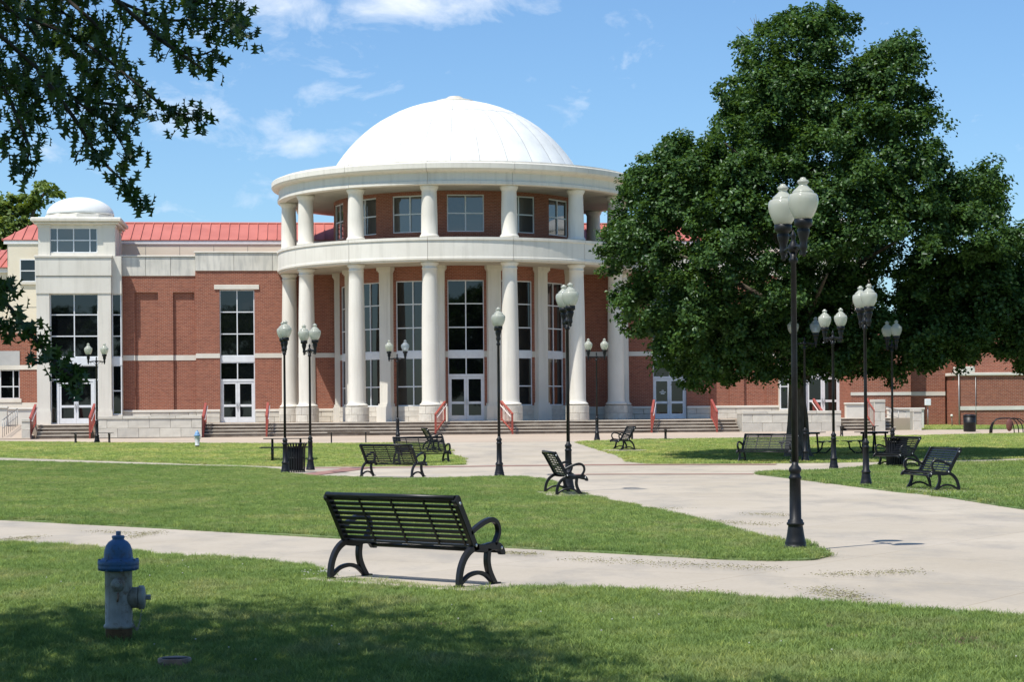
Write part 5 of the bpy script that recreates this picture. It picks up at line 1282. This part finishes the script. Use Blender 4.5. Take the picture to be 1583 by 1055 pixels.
# the hanging branches (pixel paths of the photograph at their own distance)
def at(px, py, d): 
    v = ray(px, py) * d; return Vector((v.x, v.y, v.z + CAMZ))
def oak_leaf_mesh(seed):
    r2 = random.Random(seed); half = [(0, -.34), (.03, -.20), (.06, -.17), (.30, -.26), (.13, -.06), (.11, .0), (.42, .06), (.15, .13), (.11, .18), (.30, .38), (.09, .30), (.0, .56)]
    half = [(x * r2.uniform(.85, 1.15), y + r2.uniform(-.02, .02)) for x, y in half]; half[0] = (0, -.34); half[-1] = (0, .56)
    n = len(half); vs = []; fs = []
    bend = r2.uniform(.15, .45)
    zf = lambda x, y: abs(x) * .35 - bend * y * y
    for x, y in half: vs.append((0, y * .98, zf(0, y)))
    for s_ in (1, -1):
        o = len(vs)
        for x, y in half: vs.append((s_ * x, y, zf(x, y)))
        for i in range(n - 1): fs.append((i, i + 1, o + i + 1, o + i) if s_ < 0 else (i, o + i, o + i + 1, i + 1))
    me = bpy.data.meshes.new('leaf'); me.from_pydata(vs, [], fs); me.validate()
    a_ = me.attributes.new('lv', 'FLOAT', 'POINT'); v = r2.random(); a_.data.foreach_set('value', [v] * len(me.vertices))
    me.materials.append(M_LEAF_OAK); return me
LM = [oak_leaf_mesh(s_) for s_ in range(8)]
paths = [  # (pixel polyline, distance, leaf count per 100 px, spread px)
    ([(-120, -60), (0, 10), (120, 60), (200, 120), (260, 170), (305, 176)], 12.6, 34, 24), ([(60, -60), (180, 0), (260, 30), (330, 28), (386, 45)], 12.9, 42, 30),
    ([(180, 0), (250, 60), (300, 85), (335, 75)], 12.4, 30, 20), ([(230, 50), (290, 90), (322, 112)], 12.4, 26, 15),
    ([(-60, 0), (40, 90), (110, 150), (165, 190), (195, 235)], 12.2, 46, 28), ([(60, 110), (120, 190), (150, 240), (190, 280), (220, 310)], 12.0, 36, 18),
    ([(110, 150), (165, 160), (210, 165), (205, 170)], 12.3, 36, 16), ([(-80, 60), (0, 130), (30, 190), (45, 230), (35, 270)], 11.8, 30, 20), ([(-60, 160), (-10, 210), (8, 225)], 11.8, 30, 16),
    ([(-100, -20), (-20, 60), (20, 130), (60, 180)], 12.8, 52, 34), ([(-40, -60), (60, 20), (120, 90), (150, 130)], 13.2, 60, 36), ([(40, -50), (140, 30), (170, 80), (185, 130)], 13.0, 46, 28),
    ([(100, -60), (200, -20), (290, 0), (340, 10), (375, 30)], 13.3, 46, 26), ([(-60, -60), (0, 0), (60, 60), (90, 120)], 12.6, 60, 36), ([(10, -60), (60, -10), (100, 20), (150, 50)], 12.9, 60, 34), ([(-120, 40), (-40, 100), (20, 110), (70, 150)], 12.5, 50, 36),
    ([(-140, 380), (-40, 430), (10, 470), (50, 520), (85, 560), (118, 590)], 11.2, 36, 9.5), ([(-60, 420), (0, 445), (18, 440)], 11.2, 30, 9), ([(-90, 440), (-20, 490), (20, 505)], 11.4, 36, 11), ([(85, 560), (105, 578), (122, 588), (118, 602)], 11.2, 60, 9)]
leaves = []
bi = 0
for pl_, dist, cnt, spread in paths:
    P3 = [at(x, y, dist + random.uniform(-.3, .3)) for x, y in pl_]
    sm = smooth_line3(P3, 6)
    MB().tube(sm, [.012 * (1 - i / len(sm)) + .003 for i in range(len(sm))], 6).build('branch', M_TWIG, oak).matrix_parent_inverse = OI
    total = sum(math.hypot(b[0] - a[0], b[1] - a[1]) for a, b in zip(pl_, pl_[1:]))
    n_tw = max(4, int(total / 14))
    for k in range(n_tw):
        u = (k + random.random()) / n_tw; i = min(int(u * (len(sm) - 1)), len(sm) - 2); b0 = sm[i].lerp(sm[i + 1], u * (len(sm) - 1) - i)
        sp = spread * 1.7 / FPX * dist * (1.15 - .6 * u)
        dirv = (sm[i + 1] - sm[i]).normalized() * .7 + Vector((random.gauss(0, .7), random.gauss(0, .6), random.gauss(-.25, .7)))
        tip = b0 + dirv.normalized() * sp * random.uniform(.6, 1.5)
        tw = [b0, b0.lerp(tip, .5) + Vector((0, 0, .01)), tip]
        MB().tube(tw, [.0035, .003, .0015], 4).build('twig', M_TWIG, oak).matrix_parent_inverse = OI
        m_l = max(4, int(1.4 * cnt * total / 100 / n_tw))
        for q_ in range(m_l):
            v = random.uniform(.15, 1.1); c = b0.lerp(tip, v) + Vector((random.gauss(0, 1), random.gauss(0, 1), random.gauss(0, 1))) * .032
            leaves.append((c, u))
random.shuffle(leaves)
leaves.sort(key=lambda l: -l[1])       # outermost first: the ones that stand alone against the sky
joined = MB(); lvv = []
for i, (c, u) in enumerate(leaves):
    sz = random.uniform(.070, .108)
    rot = Matrix.Rotation(random.uniform(0, 6.28), 4, 'Z') @ Matrix.Rotation(R(random.gauss(95, 38)), 4, 'X') @ Matrix.Rotation(random.gauss(0, .5), 4, 'Y')
    M4 = Matrix.Translation(c) @ rot @ Matrix.Scale(sz, 4); me = LM[i % 8]
    if i < 290:
        o = link('leaf', me, oak); o.matrix_parent_inverse = OI; o.matrix_basis = M4
    else:
        joined.add([M4 @ v.co for v in me.vertices], [tuple(p.vertices) for p in me.polygons]); lvv += [random.random()] * len(me.vertices)
jm = bpy.data.meshes.new('leaves'); jm.from_pydata(joined.v, [], joined.f); jm.materials.append(M_LEAF_OAK)
a_ = jm.attributes.new('lv', 'FLOAT', 'POINT'); a_.data.foreach_set('value', lvv)
link('leaves', jm, oak, kind='stuff').matrix_parent_inverse = OI
print('oak leaves', len(leaves))

# ------------------------------------------------------------------ grass
def tuft(seed, nb_, h, spread, wd, bm=None):
    r2 = random.Random(seed); v = []; f = []
    for i in range(nb_):
        a = r2.uniform(0, 6.28); rr_ = spread * math.sqrt(r2.random()); x, y = rr_ * math.cos(a), rr_ * math.sin(a); b = r2.uniform(0, 6.28); hh = h * r2.uniform(.55, 1.15); ln = hh * r2.uniform(.4, 1.5); w2 = wd * r2.uniform(.7, 1.2)
        dx, dy = math.cos(b), math.sin(b); o = len(v)
        v += [(x - dy * w2, y + dx * w2, -.005), (x + dy * w2, y - dx * w2, -.005), (x + dx * ln * .35 + dy * w2 * .8, y + dy * ln * .35 - dx * w2 * .8, hh * .6), (x + dx * ln * .35 - dy * w2 * .8, y + dy * ln * .35 + dx * w2 * .8, hh * .6), (x + dx * ln, y + dy * ln, hh)]
        f += [(o, o + 1, o + 2, o + 3), (o + 3, o + 2, o + 4)]
    me = bpy.data.meshes.new('grass_tuft'); me.from_pydata(v, [], f); me.materials.append(bm or M_BLADE); return me
def tuft_collection(nm, specs):
    c = bpy.data.collections.new(nm)
    for i, sp in enumerate(specs): c.objects.link(bpy.data.objects.new('grass_tuft', tuft(*sp)))
    return c
CNEAR = tuft_collection('tufts_fine', [(i, 18, .034 + .006 * (i % 3), .06, .0024) for i in range(6)] + [(60, 22, .055, .05, .0026), (61, 14, .024, .07, .0035), (62, 10, .018, .06, .006)])
CFAR = tuft_collection('tufts_coarse', [(20 + i, 16, .048 + .006 * (i % 3), .10, .005) for i in range(5)])
CPALE = tuft_collection('tufts_pale', [(30 + i, 16, .040 + .005 * (i % 3), .10, .005, M_BLADE2) for i in range(5)])  # tufts in the paler blade tone
def scatter(name, outline, coll, dens, step, dmask, seed):
    o = sheet(name, outline, M_BLADE, .0, step, .08, kind='stuff')
    me = o.data; at_ = me.attributes.new('dens', 'FLOAT', 'POINT'); at_.data.foreach_set('value', [dens * dmask(v.co.x, v.co.y) for v in me.vertices])
    g = bpy.data.node_groups.new('scatter', 'GeometryNodeTree'); g.interface.new_socket('Geometry', in_out='INPUT', socket_type='NodeSocketGeometry'); g.interface.new_socket('Geometry', in_out='OUTPUT', socket_type='NodeSocketGeometry')
    N = g.nodes; Lk = g.links.new; gi = N.new('NodeGroupInput'); go = N.new('NodeGroupOutput')
    dp = N.new('GeometryNodeDistributePointsOnFaces'); dp.inputs['Seed'].default_value = seed
    na = N.new('GeometryNodeInputNamedAttribute'); na.data_type = 'FLOAT'; na.inputs['Name'].default_value = 'dens'
    ci = N.new('GeometryNodeCollectionInfo'); ci.inputs['Collection'].default_value = coll; ci.inputs['Separate Children'].default_value = True; ci.inputs['Reset Children'].default_value = True
    ip = N.new('GeometryNodeInstanceOnPoints'); ip.inputs['Pick Instance'].default_value = True
    rv = N.new('FunctionNodeRandomValue'); rv.data_type = 'FLOAT_VECTOR'; rv.inputs[0].default_value = (-.15, -.15, 0); rv.inputs[1].default_value = (.15, .15, 6.283)
    rs_ = N.new('FunctionNodeRandomValue'); rs_.data_type = 'FLOAT'; rs_.inputs[2].default_value = .65; rs_.inputs[3].default_value = 1.3
    Lk(gi.outputs[0], dp.inputs['Mesh']); Lk(na.outputs['Attribute'], dp.inputs['Density']); Lk(dp.outputs['Points'], ip.inputs['Points']); Lk(ci.outputs[0], ip.inputs['Instance'])
    Lk(rv.outputs[0], ip.inputs['Rotation']); Lk(rs_.outputs[1], ip.inputs['Scale']); Lk(ip.outputs[0], go.inputs[0])
    md = o.modifiers.new('scatter', 'NODES'); md.node_group = g
    return o
SOIL = [(G(700, 968), .8, .35), (G(620, 975), .55, .3), (G(1420, 985), .8, .5), (G(1530, 1000), .9, .5), (G(60, 858), .9, .4), (G(1290, 968), .7, .3), (G(184, 992), .26, .22)]
def inview(x, y, m_=1.06):
    for c, ax_, ay_ in SOIL:
        if ((x - c.x) / ax_) ** 2 + ((y - c.y) / ay_) ** 2 < 1: return .45
    return 1.0 if y > 9.5 and abs(x) < (791.5 / FPX) * y * m_ + .6 else .0
scatter('grass', LAWN_NEAR, CNEAR, 720, .5, inview, 1)
scatter('grass', LAWN_MID, CNEAR, 330, 1.5, inview, 2)
scatter('grass', LAWN_R, CFAR, 130, 1.5, inview, 3)
scatter('grass', LAWN_BL, CPALE, 80, 1.8, inview, 4)
scatter('grass', LAWN_BR, CPALE, 80, 1.8, inview, 5)
scatter('grass', strip, CPALE, 60, 2, inview, 6)
M_SOIL = simple('bare_soil', (.085, .060, .040), (.17, .13, .09), 6, 1.0, bs=.9, bscale=40, bd=.02, spec=.1)
for c, ax_, ay_ in SOIL:
    sheet('bare_soil', [(c.x + ax_ * .8 * math.cos(k * .35) * random.uniform(.55, 1.1), c.y + ay_ * .8 * math.sin(k * .35) * random.uniform(.55, 1.1)) for k in range(18)], M_SOIL, .005, .4, kind='structure')
# clover heads and clippings
def flecks(name, pts, m_, size, z=.02):
    mb = MB()
    for x, y in pts:
        s_ = size * random.uniform(.5, 1.3); a = random.uniform(0, 6.28); zz = terrain(x, y) + z * random.uniform(.6, 1.4)
        dx, dy = math.cos(a) * s_, math.sin(a) * s_
        mb.add([(x - dx, y - dy, zz), (x + dy * .35, y - dx * .35, zz + s_ * .5), (x + dx, y + dy, zz + s_ * .2), (x - dy * .35, y + dx * .35, zz)], [(0, 1, 2), (0, 2, 3)])
    return mb.build(name, m_, kind='stuff')
M_CLIP = simple('dry_clippings', (.15, .15, .065), (.27, .24, .13), 20, .9, bs=0)
cp = []
for (a, b, n, sp) in [((1000, 852), (1290, 862), 240, .05), ((880, 865), (1200, 880), 420, .10), ((1270, 890), (1420, 884), 260, .08), ((1270, 912), (1330, 930), 320, .12), ((1050, 912), (1120, 920), 120, .1), ((200, 832), (245, 822), 200, .10), ((140, 822), (230, 826), 120, .08), ((0, 836), (60, 830), 200, .1), ((780, 855), (830, 858), 160, .06),
                      ((1160, 795), (1225, 797), 160, .12), ((1060, 805), (1200, 812), 300, .12), ((940, 785), (1060, 787), 120, .1), ((520, 715), (560, 716), 30, .1)]:
    pa, pb = G(*a), G(*b)
    for i in range(int(n * 2.6)):
        q = pa.lerp(pb, random.random()); cp.append((q.x + random.gauss(0, sp), q.y + random.gauss(0, sp * 2.2)))
flecks('grass_clippings', cp, M_CLIP, .011, .003)
cl_ = []
for (px, py, n, sp) in [(490, 892, 40, .12), (250, 880, 8, .4), (1450, 765, 22, .3), (1470, 768, 14, .4), (300, 1010, 5, .5), (900, 960, 5, 1.2), (1350, 1000, 5, .8), (600, 960, 4, .8), (100, 905, 6, .5), (1290, 735, 10, .6)]:
    p = G(px, py)
    for i in range(n): cl_.append((p.x + random.gauss(0, sp), p.y + random.gauss(0, sp)))
M_CLOVER = simple('clover_bloom', (.42, .42, .36), (.55, .55, .48), 30, .8, bs=0)
mb = MB()
for x, y in cl_: mb.lathe([(0, -.005), (.005, -.003), (.006, .001), (.004, .005), (0, .006)], 6, (x, y, terrain(x, y) + .055 * random.uniform(.7, 1.1)))
mb.build('clover_flowers', M_CLOVER, kind='stuff')
